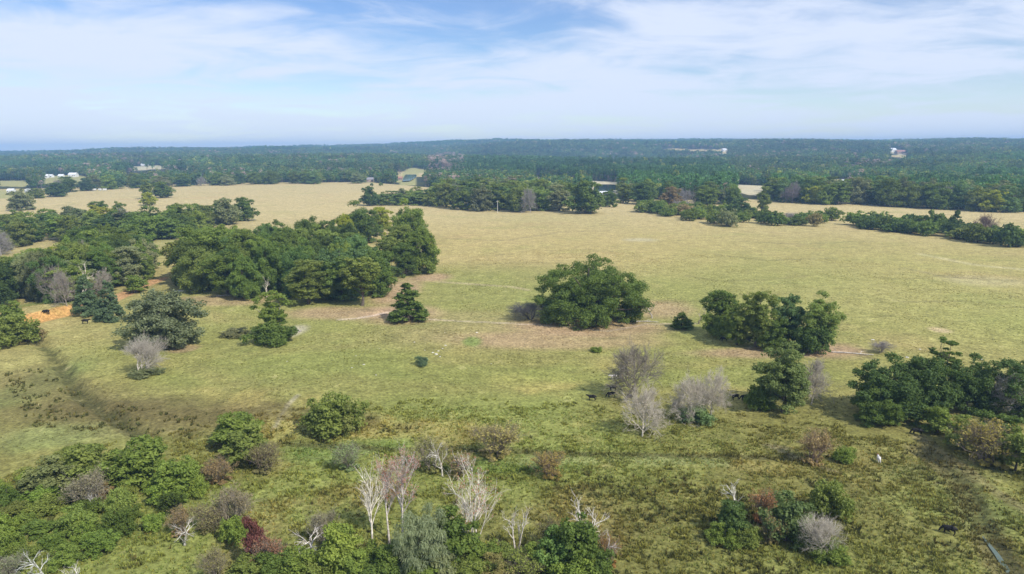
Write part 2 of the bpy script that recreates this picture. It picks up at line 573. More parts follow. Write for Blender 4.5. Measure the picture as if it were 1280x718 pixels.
def reg(kind, parts, me_list):
    mn = np.array([1e9] * 3); mx = -mn
    for _, me, _c in me_list:
        co = np.zeros(len(me.vertices) * 3, np.float32); me.vertices.foreach_get('co', co); co = co.reshape(-1, 3)
        if _ in ('crown', 'twigs') or len(me_list) == 1:
            lo = np.percentile(co, 1.0, axis=0); hi = np.percentile(co, 99.0, axis=0)
            mn = np.minimum(mn, lo); mx = np.maximum(mx, hi)
        else:
            mx[2] = max(mx[2], co[:, 2].max())
    PROTO.setdefault(kind, []).append(dict(parts=me_list, H=float(mx[2]), W=float((mx[0] - mn[0] + mx[1] - mn[1]) / 2)))


def make_leafy(kind, seed, H, R, k, n, leaf, r_lo, r_hi, z0=1.5, trunk_r=0.35, extra=None, limbs=9, inner=0.38, **kw):
    rng = np.random.default_rng(seed)
    lk = {a: kw.pop(a) for a in ('aspect', 'droop', 'fill', 'down_keep') if a in kw}
    cl = dome_clumps(rng, k, R, z0, H, r_lo, r_hi, **kw)
    if inner: cl += dome_clumps(rng, int(k * inner), R * 0.68, z0 + (H - z0) * 0.08, H * 0.86, r_lo, r_hi, f_lo=0.45, f_hi=0.95, flat=kw.get('flat', 0.8), zc=kw.get('zc', 0.45))
    if extra: cl += extra
    tr = limbs_to(rng, cl, H, trunk_r, lean=rng.normal(size=2) * 0.03 * H, n_limbs=limbs)
    cr = leaf_mesh(kind + '_crown', rng, cl, n, leaf, M['leaf'], **lk)
    reg(kind, None, [('trunk', tr, False), ('crown', cr, True)])


# large live oak, many clumps and openings
make_leafy('oak', 11, 22, 19, 120, 110000, 0.28, 2.0, 3.6, z0=-1.5, trunk_r=0.95, limbs=26, f_lo=0.62, f_hi=0.98, zc=0.30, inner=0.8, lump=0.10, flat=0.72, fill=0.4, p=3.0)
for s in range(4):
    make_leafy('round', 20 + s, 17, 8.2, 44, 31000, 0.27, 1.5, 2.8, z0=-1.6, trunk_r=0.4, zc=0.42, lump=0.22)
for s in range(3):
    make_leafy('tall', 30 + s, 21, 6.6, 46, 26000, 0.27, 1.4, 2.4, z0=-1.2, trunk_r=0.38, zc=0.5, lump=0.28, f_lo=0.45)
for s in range(2):   # open-crowned tree, trunk and limbs show
    make_leafy('open', 40 + s, 19, 5.8, 34, 9500, 0.32, 1.2, 2.2, z0=4.5, skirt=0, inner=0.3, trunk_r=0.3, zc=0.55, lump=0.25, f_lo=0.4, f_hi=0.95, limbs=16)
for s in range(3):   # lighter belts: trees read from far away
    make_leafy('belt', 50 + s, 18, 7.6, 34, 9000, 0.46, 1.7, 3.2, z0=-2.2, trunk_r=0.36, zc=0.42, lump=0.25)
for s in range(2):
    make_leafy('belt_tall', 54 + s, 21, 6.0, 30, 7500, 0.45, 1.5, 2.6, z0=-1.8, trunk_r=0.34, zc=0.5, lump=0.3)


def make_cedar(seed, n=15000, H=13, R=4.3, leaf=0.24):
    rng = np.random.default_rng(seed); cl = []
    for i in range(90):
        g = rng.random() ** 1.25; z = 0.5 + g * (H - 1.2)
        rad = (R * (1 - g) ** 0.72 + 0.25) * rng.uniform(0.55, 1.0) * (1 + 0.12 * math.sin(i * 1.7))
        a = i * 2.39996 + rng.normal() * 0.3
        r = 0.65 + 0.75 * (1 - g) * rng.uniform(0.6, 1.1)
        cl.append((math.cos(a) * rad * 0.8, math.sin(a) * rad * 0.8, z, r, r * 0.75))
    reg('cedar', None, [('trunk', limbs_to(rng, cl, H, 0.28, n_limbs=8), False),
                        ('crown', leaf_mesh('cedar_crown', rng, cl, n, leaf, M['leaf'], fill=0.4), True)])


make_cedar(61); make_cedar(62, H=15, R=4.0)


def make_pine(kind, seed, n, H=25, leaf=0.34, low=0.55):
    rng = np.random.default_rng(seed); cl = []
    for i in range(26):
        g = rng.random(); z = H * (low + (0.97 - low) * g)
        rad = (1.1 + 3.3 * math.sin(math.pi * min(1, 0.25 + 0.75 * (1 - g)))) * rng.uniform(0.3, 1)
        a = i * 2.39996 + rng.normal() * 0.3
        r = rng.uniform(0.9, 1.7)
        cl.append((math.cos(a) * rad, math.sin(a) * rad, z, r, r * 0.55))
    reg(kind, None, [('trunk', limbs_to(rng, cl, H * 1.15, 0.3, n_limbs=14), False),
                     ('crown', leaf_mesh('pine_crown', rng, cl, n, leaf, M['leaf'], aspect=0.4), True)])


make_pine('pine', 71, 9000, low=0.5); make_pine('pine', 72, 9000, low=0.55)

# shrubs
for s in range(5):
    make_leafy('bush', 80 + s, 4.2, 3.4, 30, 8500, 0.16, 0.6, 1.25, z0=0.0, trunk_r=0.1, zc=0.28, lump=0.35, f_lo=0.4, limbs=8)
for s in range(3):   # upright thicket shrub
    make_leafy('tallbush', 90 + s, 6.5, 2.9, 32, 9000, 0.19, 0.55, 1.2, z0=0.0, trunk_r=0.12, zc=0.45, lump=0.4, f_lo=0.4, limbs=9)
for s in range(3):   # hedge shrub for the far hedgerows
    make_leafy('hedge', 95 + s, 7.0, 5.2, 26, 3000, 0.42, 1.1, 2.0, z0=0.0, trunk_r=0.2, zc=0.35, lump=0.3, limbs=6)
# feathery grey-green willow
make_leafy('feather', 99, 9.0, 4.4, 40, 16000, 0.26, 0.7, 1.5, z0=0.0, trunk_r=0.2, zc=0.45, lump=0.35, aspect=0.16, droop=0.8, limbs=10)


def grow(rng, p, d, L, r, lev, maxlev, polys, twigs, kids, spread, up, lenf, f0=0.28, wig=0.13):
    n = 5 if lev < 2 else 4
    pts = [p]; dd = d.copy()
    for i in range(n - 1):
        dd = dd + rng.normal(size=3) * (wig if lev == 0 else 0.13) + np.array([0, 0, up * 0.09]); dd /= np.linalg.norm(dd)
        pts.append(pts[-1] + dd * L / (n - 1))
    pts = np.array(pts)
    if lev >= 3:
        for i in range(len(pts) - 1):
            twigs.append((*pts[i], *pts[i + 1], max(0.5, r / 0.03)))
    else:
        polys.append((lev, pts, np.linspace(r, r * (0.42 if lev else 0.4), n)))
    if lev >= maxlev: return
    k = kids[lev]
    for i in range(k):
        f = (0.3 + 0.7 * (i + rng.random()) / k) if lev else (f0 + (1 - f0) * (i + rng.random()) / k)
        f = min(f, 0.99)
        q = f * (len(pts) - 1); a = int(q)
        st = pts[a] * (1 - (q - a)) + pts[min(a + 1, len(pts) - 1)] * (q - a)
        base = pts[min(a + 1, len(pts) - 1)] - pts[a]; base = base / (np.linalg.norm(base) + 1e-9)
        perp = np.cross(base, rng.normal(size=3)); perp /= np.linalg.norm(perp) + 1e-9
        ang = spread[lev] * rng.uniform(0.7, 1.25)
        nd = base * math.cos(ang) + perp * math.sin(ang); nd[2] += up * 0.25; nd /= np.linalg.norm(nd)
        grow(rng, st, nd, L * lenf[lev] * rng.uniform(0.7, 1.2) * (1.1 - 0.5 * f * (lev == 0)), r * (0.5 if lev else 0.55) * (1.15 - 0.4 * f),
             lev + 1, maxlev, polys, twigs, kids, spread, up, lenf)


def make_bare(kind, seed, H=12.0, r=0.26, kids=(9, 6, 6, 5), spread=(0.75, 0.65, 0.6, 0.6), up=0.6, lenf=(0.62, 0.6, 0.55, 0.5),
              maxlev=4, stems=1, mat='grey_bark', twig_w=0.022, f0=0.28, wig=0.13, leaf=None, base_leaf=None, trunk_frac=0.8):
    rng = np.random.default_rng(seed); polys = []; twigs = []
    for s in range(stems):
        a = s * 2.4 + rng.random()
        off = np.array([math.cos(a), math.sin(a), 0]) * (0.35 if stems > 1 else 0)
        tilt = 0.06 if stems == 1 else 0.2
        d = np.array([math.cos(a) * tilt, math.sin(a) * tilt, 1.0]); d /= np.linalg.norm(d)
        grow(rng, off + np.array([0, 0, -0.3]), d, H * trunk_frac * rng.uniform(0.85, 1.05), r, 0, maxlev, polys, twigs, kids, spread, up, lenf, f0, wig)
    T = Tubes(); B = Tubes()
    for lev, pts, rad in polys:
        if lev == 0: T.add(pts, rad * np.linspace(1.35, 0.8, len(rad)), 7)
        else: B.add(pts, rad, 4 if lev == 2 else 5)
    parts = [('trunk', T.mesh(kind + '_trunk', M[mat]), True), ('branches', B.mesh(kind + '_branches', M[mat]), True)]
    tips = np.array(twigs)
    if len(twigs): parts.append(('twigs', twig_mesh(kind + '_twigs', twigs, M[mat], twig_w), True))
    if leaf:
        n, size, rad = leaf
        sel = tips[rng.choice(len(tips), min(len(tips), 500), replace=False)]
        cl = [(t[3], t[4], max(t[5], 0.3), rad, rad) for t in sel]
        parts.append(('crown', leaf_mesh(kind + '_leaves', rng, cl, n, size, M['leaf'], fill=0.6), 'leaf'))
    if base_leaf:
        n, size, hh, ww = base_leaf
        cl = dome_clumps(rng, 14, ww, 0, hh, hh * 0.2, hh * 0.35)
        parts.append(('undergrowth', leaf_mesh(kind + '_undergrowth', rng, cl, n, size, M['leaf']), 'leaf'))
    reg(kind, None, parts)


for s in range(3):
    make_bare('bare', 100 + s, H=12, r=0.24, kids=(19, 8, 6, 5), spread=(1.15, 0.75, 0.6, 0.6), up=0.2, f0=0.1, twig_w=0.05, trunk_frac=0.78)
make_bare('bare_round', 110, H=6.5, r=0.13, stems=4, kids=(9, 7, 6, 4), spread=(0.7, 0.6, 0.6, 0.6), up=0.4, twig_w=0.020)
make_bare('bare_round', 111, H=6.5, r=0.12, stems=5, kids=(8, 7, 6, 4), spread=(0.8, 0.6, 0.6, 0.6), up=0.3, twig_w=0.020)
for s in range(3):   # white-barked dead or leafless trees of the wet foreground
    make_bare('white', 120 + s, H=17, r=0.18, kids=(13, 6, 4, 0), spread=(0.48, 0.45, 0.55, 0.5), up=0.8, lenf=(0.40, 0.5, 0.5, 0.4), f0=0.40, wig=0.035,
              maxlev=3, mat='white_bark', twig_w=0.024, trunk_frac=0.95)
for s in range(2):
    make_bare('white_red', 130 + s, H=16, r=0.2, kids=(12, 6, 5, 3), spread=(0.5, 0.5, 0.55, 0.5), up=0.9, lenf=(0.42, 0.5, 0.5, 0.45), f0=0.45, wig=0.04,
              maxlev=4, mat='white_bark', twig_w=0.026, trunk_frac=0.92, leaf=(1200, 0.13, 0.5))
make_bare('white_multi', 140, H=15, r=0.15, stems=3, kids=(6, 5, 4, 3), spread=(0.8, 0.7, 0.6, 0.5), up=0.45, lenf=(0.45, 0.5, 0.5, 0.4),
          maxlev=4, mat='white_bark', twig_w=0.026, leaf=(700, 0.13, 0.45))
for s in range(3):   # twiggy brush with a thin haze of russet leaves
    make_bare('brush', 150 + s, H=4.2, r=0.07, stems=7, kids=(6, 5, 4, 3), spread=(0.6, 0.6, 0.6, 0.6), up=0.4, twig_w=0.016,
              leaf=(2000, 0.12, 0.35), base_leaf=(1500, 0.16, 1.2, 1.9))
make_bare('dead_snag', 160, H=8, r=0.17, kids=(7, 4, 3, 0), spread=(0.8, 0.7, 0.6, 0.5), up=0.5, lenf=(0.5, 0.5, 0.5, 0.4), maxlev=3, mat='white_bark', twig_w=0.03, trunk_frac=0.8)
make_bare('dead_snag', 161, H=8, r=0.16, stems=2, kids=(6, 4, 3, 0), spread=(0.7, 0.7, 0.6, 0.5), up=0.6, lenf=(0.5, 0.5, 0.5, 0.4), maxlev=3, mat='white_bark', twig_w=0.03, trunk_frac=0.8)


def make_ragged():   # vine-clad tree: dense skirt, thin broken top
    rng = np.random.default_rng(170)
    cl = dome_clumps(rng, 26, 5.2, -0.5, 7.0, 1.0, 1.9, zc=0.3) + dome_clumps(rng, 26, 3.9, 4.5, 13, 0.9, 1.7, lump=0.35) + \
        [(3.0, 0.5, 13.2, 1.5, 1.1), (-2.4, 0.2, 13.6, 1.6, 1.2), (-3.2, 0.4, 11.6, 1.5, 1.1), (1.0, 0, 14.6, 1.5, 1.0), (0.0, 0.6, 13.4, 1.5, 1.1), (-0.8, -0.8, 14.8, 1.2, 0.9), (3.6, -0.4, 10.6, 1.3, 1.0)]
    T = limbs_to(rng, cl, 16, 0.36, n_limbs=18, mat='grey_bark')
    reg('ragged', None, [('trunk', T, False), ('crown', leaf_mesh('ragged_crown', rng, cl, 15000, 0.27, M['leaf']), True)])


make_ragged()

# ------------------------------------------------------------------ placing things
LABELS = {}


def tag(o, label, cat, group=None):
    if LABELS.get(label, group) != group or (label in LABELS and group is None):
        print('DUP LABEL', label)
    LABELS[label] = group
    o['label'] = label; o['category'] = cat
    if group: o['group'] = group


def thing(name, loc, rz=0.0, sc=(1, 1, 1)):
    o = bpy.data.objects.new(name, None)
    o.empty_display_size = 0.5
    COL.objects.link(o)
    o.location = loc; o.rotation_euler = (0, 0, rz); o.scale = sc
    return o


def part(name, me, parent, color=None):
    o = bpy.data.objects.new(name, me)
    COL.objects.link(o); o.parent = parent
    if color is not None: o.color = (*color, 1)
    return o


NAME_OF = {'oak': ('oak_tree', 'tree'), 'round': ('broadleaf_tree', 'tree'), 'tall': ('broadleaf_tree', 'tree'), 'open': ('broadleaf_tree', 'tree'),
           'belt': ('broadleaf_tree', 'tree'), 'belt_tall': ('broadleaf_tree', 'tree'), 'cedar': ('cedar_tree', 'tree'), 'pine': ('pine_tree', 'tree'),
           'bush': ('shrub', 'shrub'), 'tallbush': ('shrub', 'shrub'), 'hedge': ('shrub', 'shrub'), 'feather': ('willow_shrub', 'shrub'),
           'bare': ('bare_tree', 'tree'), 'bare_round': ('bare_shrub', 'shrub'), 'white': ('bare_tree', 'tree'), 'white_red': ('red_leaved_tree', 'tree'),
           'white_multi': ('bare_tree', 'tree'), 'brush': ('shrub', 'shrub'), 'dead_snag': ('dead_tree', 'tree'), 'ragged': ('broadleaf_tree', 'tree')}


def lift(c):
    g = max(1.25, 2.75 - 5.4 * max(c))
    return tuple(min(0.45, v * g) for v in c)


def plant(kind, P, H, W, color, label, group=None, seed=None, bark=None, rz=None, leafcol=None, name=None):
    protos = PROTO[kind]
    rnd = random.Random(seed if seed is not None else hash((round(P.x, 2), round(P.y, 2))) & 0xffff)
    pr = protos[rnd.randrange(len(protos))]
    nm, cat = NAME_OF[kind]
    if bark: bark = (bark[0], bark[1] * 0.97, bark[2] * 0.84)
    root = thing(name or nm, (P.x, P.y, P.z - 0.05), rnd.uniform(0, 6.28) if rz is None else rz,
                 (W / pr['W'], W / pr['W'] * rnd.uniform(0.94, 1.06), H / pr['H']))
    tag(root, label, cat, group)
    for pn, me, usecol in pr['parts']:
        if usecol == 'leaf': part(pn, me, root, lift(leafcol or color))
        elif usecol: part(pn, me, root, (bark or color) if pn in ('trunk', 'branches', 'twigs') else lift(color))
        else: part(pn, me, root)
    return root


# base colours of foliage
DARK = (0.052, 0.074, 0.016); DEEP = (0.038, 0.058, 0.016); MID = (0.076, 0.100, 0.020); OLIVE = (0.084, 0.102, 0.024)
YELL = (0.165, 0.180, 0.022); GREY = (0.095, 0.105, 0.048); RUST = (0.18, 0.095, 0.035); BROWN = (0.14, 0.11, 0.05)
BRIGHT = (0.092, 0.122, 0.024); GOLD = (0.21, 0.165, 0.030); PURP = (0.080, 0.033, 0.028); PINK = (0.42, 0.15, 0.13)
BLUE = (0.052, 0.080, 0.028)
G1 = (1, 1, 1)


def single(kind, px, py, top, w, color, label, **kw):
    P = at(px, py)
    H, W = size_at(P, top, w)
    return plant(kind, P, max(H, 0.5), W, color, label, **kw)


ORD = ['first', 'second', 'third', 'fourth', 'fifth', 'sixth', 'seventh', 'eighth', 'ninth', 'tenth', 'eleventh', 'twelfth', 'thirteenth',
       'fourteenth', 'fifteenth', 'sixteenth', 'seventeenth', 'eighteenth', 'nineteenth', 'twentieth']
ORD += ['twenty-' + o for o in ORD[:9]] + ['thirtieth'] + ['thirty-' + o for o in ORD[:9]]
COLOR_WORD = {DARK: 'dark green', DEEP: 'deep green', MID: 'mid green', OLIVE: 'olive green', YELL: 'yellow-green', GREY: 'grey-green', RUST: 'russet',
              BROWN: 'brownish', BRIGHT: 'bright green', GOLD: 'golden', BLUE: 'bluish green'}
KIND_WORD = {'round': 'round tree', 'tall': 'tall tree', 'open': 'open tree', 'belt': 'round tree', 'belt_tall': 'tall tree',
             'bare': 'bare grey tree', 'cedar': 'conical cedar', 'pine': 'thin pine', 'hedge': 'bushy shrub', 'bush': 'low shrub', 'tallbush': 'upright shrub', 'brush': 'twiggy shrub',
             'bare_round': 'leafless shrub'}


def belt(poly_px, n, kinds, hrange, wrange, palette, where, group, rows=1, seed=0, row_words=('front row', 'middle row', 'back row'), min_d=None):
    """n trees with bases inside a ground polygon; labelled along each row from the left"""
    rnd = random.Random(seed)
    W = [at(*p) for p in poly_px]
    poly = [(p.x, p.y) for p in W]
    xs = [p[0] for p in poly]; ys = [p[1] for p in poly]
    pts = []; md = min_d or 12.0; tries = 0
    cand = []
    while len(cand) < 4000 and tries < 60000:
        tries += 1
        x = rnd.uniform(min(xs), max(xs)); y = rnd.uniform(min(ys), max(ys))
        if in_poly([x], [y], poly)[0]: cand.append((x, y))
    # farthest-point style thinning
    while len(pts) < n and md > 1.0:
        for c in cand:
            if len(pts) >= n: break
            if all((c[0] - p[0]) ** 2 + (c[1] - p[1]) ** 2 > md * md for p in pts): pts.append(c)
        md *= 0.9
    # split into rows by depth (angular), number along each row
    info = []
    for (x, y) in pts:
        z = ground_z(x, y); u, v, _ = project(x, y, z)
        info.append((u, v, x, y, z))
    # local depth rank: compare with neighbours in bearing
    rowof = {}
    for i, a in enumerate(info):
        nb = [b[1] for b in info if abs(b[0] - a[0]) < 45]
        rank = sum(1 for b in nb if b > a[1]) / max(1, len(nb))
        rowof[i] = min(rows - 1, int(rank * rows))
    for r in range(rows):
        ids = sorted([i for i in rowof if rowof[i] == r], key=lambda i: info[i][0])
        for k, i in enumerate(ids):
            u, v, x, y, z = info[i]
            kind = rnd.choices([q[0] for q in kinds], [q[1] for q in kinds])[0]
            col = rnd.choices([q[0] for q in palette], [q[1] for q in palette])[0]
            H = rnd.uniform(*hrange); Wd = rnd.uniform(*wrange)
            if kind in ('bare',): H *= 0.9; Wd *= 0.8
            if kind in ('cedar', 'pine'): Wd *= 0.6
            jb = rnd.uniform(0.68, 1.45); jit = tuple(c * jb * rnd.uniform(0.95, 1.05) for c in col)
            cw = COLOR_WORD[col]
            kw = KIND_WORD[kind]
            ds = (cw + ' ' + kw) if kind not in ('bare', 'bare_round') else kw
            roww = (', ' + row_words[r] + ' of ') if rows > 1 else ' of '
            lab = '%s, %s from left%s%s' % (ds, ORD[k], roww, where)
            plant(kind, Vector((x, y, z)), H, Wd, jit if kind not in ('bare', 'bare_round') else (0.9, 0.88, 0.88), lab, group=group, seed=rnd.randrange(99999))


# ------------------------------------------------------------------ ground sheet
CLEAR = [   # openings in the far woods, as outlines of the ground that shows
    [(48, 221), (96, 219), (124, 224), (96, 230), (58, 231)],
    [(-5, 226), (30, 226), (42, 230), (30, 234), (-5, 233)],
    [(145, 211), (160, 208.8), (178, 208.2), (200, 206.8), (214, 208.5), (208, 211.5), (190, 212), (176, 213.5), (158, 213)],
    [(218, 209.5), (258, 209), (258, 213.5), (222, 213)],
    [(-20, 238), (22, 238), (44, 240), (30, 247), (-20, 250)],
    [(502, 216), (522, 216), (520, 232), (500, 232)],
    [(507, 212), (514, 210.5), (524, 210.6), (534, 213), (537, 215), (522, 217), (506, 216)],
    [(738, 226), (772, 228), (775, 243), (738, 243)],
    [(668, 221), (716, 224), (742, 227), (742, 230), (668, 226)],
    [(920, 231), (966, 233), (962, 246), (935, 244), (918, 239)],
    [(983, 237), (1010, 238), (1010, 254), (984, 253)],
    [(1034, 224), (1080, 225), (1080, 232), (1034, 231)],
    [(1061, 185.2), (1068, 184.4), (1084, 184.6), (1092, 185.8), (1082, 186.8), (1068, 186.8)],
    [(1109, 189), (1114, 187), (1126, 187.5), (1136, 189), (1134, 192.5), (1124, 194), (1113, 191.5)],
    [(900, 187), (904, 185.5), (909, 186), (912, 188), (907, 190), (902, 189.5)],
    [(996, 205), (1001, 204), (1008, 204.5), (1011, 206.5), (1004, 208), (998, 207.5)],
    [(457, 224), (463, 222.5), (469, 224), (469, 229), (457, 229)],
    [(880, 260), (916, 261), (916, 266), (880, 265)],
    [(493, 222), (503, 221.5), (503, 229), (494, 228)],
    [(940, 216), (950, 214.8), (962, 215), (968, 217), (954, 218.6), (944, 218)],
    [(1150, 206), (1160, 204.8), (1174, 205), (1182, 207), (1168, 208.6), (1154, 208)],
    [(1196, 222), (1210, 220.6), (1226, 221.4), (1220, 224), (1202, 224)],
    [(262, 201), (276, 200), (290, 200.6), (284, 202.8), (268, 202.8)],
]
FOREST_EDGE_X = np.array([-900, -50, 60, 140, 215, 320, 450, 475, 530, 640, 760, 860, 935, 1060, 1200, 1330, 2200], float)
FOREST_EDGE_Y = np.array([240, 237, 236, 233.0, 231.0, 228.5, 228, 229, 234, 244, 248, 250, 249, 250.5, 257, 262, 262], float)


def forest_mask(X, Y, Z):
    u, v, dep = project(X, Y, Z)
    ok = (dep > 300)
    m = ok & (v < np.interp(u, FOREST_EDGE_X, FOREST_EDGE_Y))
    for c in CLEAR:
        m &= ~in_poly(u, v, c)
    # felled blocks and small fields among the woods
    m &= ~((fbm(X / 260, Y / 330, 61, 2) > 0.74) & (dep > 1500))
    return m, u, v


def blob(X, Y, px, py, rx, ry, soft=0.5):
    c = flat_at(px, py); ex = flat_at(px + rx, py); n1 = flat_at(px, py - ry); f1 = flat_at(px, py + ry)
    ax = abs(ex[0] - c[0]); ay = (n1[1] - f1[1]) / 2
    cx = c[0]; cyy = (n1[1] + f1[1]) / 2
    d = np.hypot((X - cx) / ax, (Y - cyy) / ay)
    wob = 0.35 * (fbm(X / (ax * 0.5 + 1) + px, Y / (ax * 0.5 + 1) + py, 5, 3) - 0.5)
    return 1 - smooth(1 - soft, 1 + soft * 0.4, d + wob)


def lineband(X, Y, pts_px, wid, soft=1.0):
    pts = [flat_at(*p) for p in pts_px]
    d, s, t = poly_dist(X, Y, pts)
    d = d + (fbm(X / 4.0, Y / 4.0, 9, 3) - 0.5) * wid * 1.2
    return 1 - smooth(wid * (1 - 0.5 * soft), wid * (1 + soft), d)


def ground_color(X, Y, Z):
    d = np.hypot(X, Y)

    def c(*v): return np.array(v, float)[None, :]
    olive = c(0.190, 0.178, 0.052); green = c(0.215, 0.240, 0.062); tan = c(0.425, 0.335, 0.140); far = c(0.475, 0.385, 0.190)  # olive is darkened: lens falloff over the near ground put into the colour
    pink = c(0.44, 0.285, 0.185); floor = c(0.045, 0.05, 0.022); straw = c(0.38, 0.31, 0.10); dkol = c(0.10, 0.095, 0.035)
    nb = fbm(X / 55, Y / 70, 1, 5); nm = fbm(X / 14, Y / 18, 2, 4); nl = fbm(X / 160, Y / 220, 3, 3)

    def lerp(a, b, t): return a + (b - a) * np.clip(t, 0, 1)[:, None]
    col = lerp(np.repeat(olive, len(X), 0), green, smooth(0.35, 0.65, nb) * 0.9)
    col = lerp(col, tan, smooth(120, 330, d) * 0.85 + 0.35 * (nm - 0.5))
    col = lerp(col, straw, smooth(0.56, 0.75, nm) * (1 - smooth(180, 300, d)) * 0.6)
    col = lerp(col, green, smooth(0.42, 0.66, nl) * smooth(150, 260, d) * (1 - smooth(450, 900, d)) * 0.7)
    # right-hand pasture stays greener
    col = lerp(col, green * 1.15, smooth(40, 200, X) * (1 - smooth(330, 700, d)) * 0.42)
    col = lerp(col, far, smooth(420, 760, d) * 0.9)
    # foreground wet ground, browner
    col = lerp(col, dkol, (1 - smooth(95, 140, d)) * 0.15 + smooth(0.55, 0.7, nm) * (1 - smooth(120, 170, d)) * 0.3)
    P = []
    for (px, py, rx, ry, cc, a) in [
        (735, 408, 115, 12, pink, 0.62), (690, 425, 160, 12, pink, 0.45), (820, 385, 60, 12, pink, 0.55), (960, 440, 120, 8, pink, 0.6), (1040, 440, 55, 12, pink, 0.6),
        (500, 395, 60, 14, pink, 0.55), (430, 392, 90, 9, pink, 0.6), (495, 365, 30, 22, pink, 0.7), (540, 345, 30, 6, pink, 0.7), (270, 378, 90, 7, pink, 0.5),
        (369, 414, 16, 9, c(0.52, 0.46, 0.36), 0.5), (610, 415, 160, 30, pink, 0.22), (230, 436, 20, 6, pink, 0.6),
        (570, 470, 150, 16, green, 0.5), (420, 455, 120, 18, green, 0.6), (260, 470, 90, 22, green, 0.5), (900, 470, 190, 14, green, 0.55), (700, 465, 60, 12, green, 0.5),
        (590, 428, 14, 7, c(0.15, 0.24, 0.05), 0.7), (60, 380, 50, 9, c(0.16, 0.20, 0.05), 0.8), (90, 540, 120, 14, c(0.27, 0.26, 0.10), 0.6), (45, 480, 40, 35, c(0.15, 0.2, 0.06), 0.55),
        (120, 512, 190, 16, c(0.16, 0.14, 0.05), 0.75), (60, 545, 70, 22, c(0.19, 0.22, 0.07), 0.6), (210, 535, 70, 14, c(0.25, 0.21, 0.07), 0.5),
        (620, 585, 110, 12, c(0.15, 0.21, 0.05), 0.6), (470, 560, 60, 10, c(0.15, 0.22, 0.05), 0.6), (400, 570, 60, 14, c(0.16, 0.23, 0.06), 0.55),
        (1175, 415, 14, 4, c(0.5, 0.4, 0.22), 0.9), (800, 300, 26, 2.5, c(0.5, 0.46, 0.33), 0.4), (1230, 350, 60, 8, c(0.42, 0.37, 0.2), 0.5),
        (1235, 640, 60, 30, c(0.13, 0.15, 0.05), 0.5), (1100, 650, 120, 40, c(0.17, 0.16, 0.05), 0.4), (1180, 590, 120, 14, c(0.14, 0.15, 0.05), 0.5),
    ]:
        col = lerp(col, cc, blob(X, Y, px, py, rx, ry) * a)
    # cattle tracks and worn earth
    for pts, wd, cc, a in [
        ([(425, 400), (445, 399), (465, 396), (486, 391)], 0.8, c(0.58, 0.46, 0.34), 0.8),
        ([(535, 401), (570, 403), (640, 405), (700, 407), (760, 412)], 0.55, c(0.52, 0.42, 0.30), 0.8),
        ([(760, 412), (810, 402), (870, 402)], 0.6, c(0.45, 0.36, 0.27), 0.6),
        ([(372, 500), (362, 510), (352, 524), (343, 542)], 0.5, c(0.42, 0.37, 0.26), 0.6),
        ([(360, 560), (500, 566), (620, 566), (760, 570), (900, 572), (985, 574)], 1.0, c(0.09, 0.085, 0.034), 0.7),
        ([(985, 560), (960, 556), (1000, 575), (1040, 590)], 0.8, c(0.20, 0.17, 0.10), 0.6),
        ([(1040, 436), (1075, 444), (1095, 452)], 0.5, c(0.22, 0.17, 0.11), 0.6),
        ([(1150, 545), (1195, 575), (1240, 610), (1290, 640)], 1.2, c(0.19, 0.15, 0.08), 0.6),
        ([(640, 578), (760, 577), (900, 579)], 1.6, c(0.27, 0.29, 0.11), 0.6),
        ([(860, 345), (900, 352), (960, 350), (1010, 345)], 1.3, c(0.20, 0.18, 0.07), 0.5), ([(600, 330), (660, 328), (700, 330)], 1.2, c(0.22, 0.19, 0.08), 0.45),
        ([(560, 300), (610, 302), (640, 301)], 1.8, c(0.24, 0.2, 0.09), 0.5), ([(900, 318), (960, 325), (1040, 322)], 1.6, c(0.21, 0.19, 0.08), 0.45),
        ([(1130, 335), (1180, 345), (1280, 350)], 1.5, c(0.2, 0.18, 0.08), 0.5), ([(1150, 318), (1220, 330), (1280, 336)], 1.6, c(0.5, 0.44, 0.26), 0.5),
        ([(1060, 372), (1130, 380), (1210, 376), (1290, 384)], 1.0, c(0.19, 0.17, 0.07), 0.45), ([(640, 300), (700, 290), (760, 288)], 2.0, c(0.25, 0.21, 0.1), 0.45),
        ([(920, 300), (1000, 306), (1090, 304)], 2.0, c(0.24, 0.21, 0.09), 0.45), ([(550, 350), (640, 358), (660, 362)], 1.0, c(0.46, 0.36, 0.24), 0.5),
        ([(30, 470), (70, 488), (120, 508), (170, 522), (230, 530), (300, 528)], 7.0, c(0.15, 0.125, 0.05), 0.6),
        ([(100, 505), (220, 522), (330, 520), (450, 530)], 4.0, c(0.135, 0.11, 0.042), 0.6),
    ]:
        col = lerp(col, cc, lineband(X, Y, pts, wd) * a)
    # orange cut bank and the red earth track that leads from it
    b, s, t = poly_dist(X, Y, BANK)
    face = np.where(s > 0, 1 - smooth(4.2, 6.0, b), 1 - smooth(0.8, 2.2, b)) * smooth(0.02, 0.08, t)
    org = lerp(np.repeat(c(0.50, 0.285, 0.10), len(X), 0), c(0.47, 0.265, 0.13), smooth(0.45, 0.65, t))
    col = col + (org - col) * (face * (1 - 0.15 * smooth(0.5, 0.6, t)))[:, None]
    # gully bed with rank growth
    g, s, t = poly_dist(X, Y, GULLY)
    col = lerp(col, c(0.07, 0.07, 0.025), (1 - smooth(0.6, 3.4, g + 5 * (fbm(X / 2.5, Y / 2.5, 77, 3) - 0.45))) * 0.8)
    g, s, t = poly_dist(X, Y, DITCH)
    col = lerp(col, c(0.13, 0.11, 0.05), (1 - smooth(1.5, 4.0, g + 2 * (nm - 0.5))) * 0.7)
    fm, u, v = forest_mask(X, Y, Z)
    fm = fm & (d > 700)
    col = np.where(fm[:, None], floor, col)  # dark floor colour paints in the shade of gaps between crowns
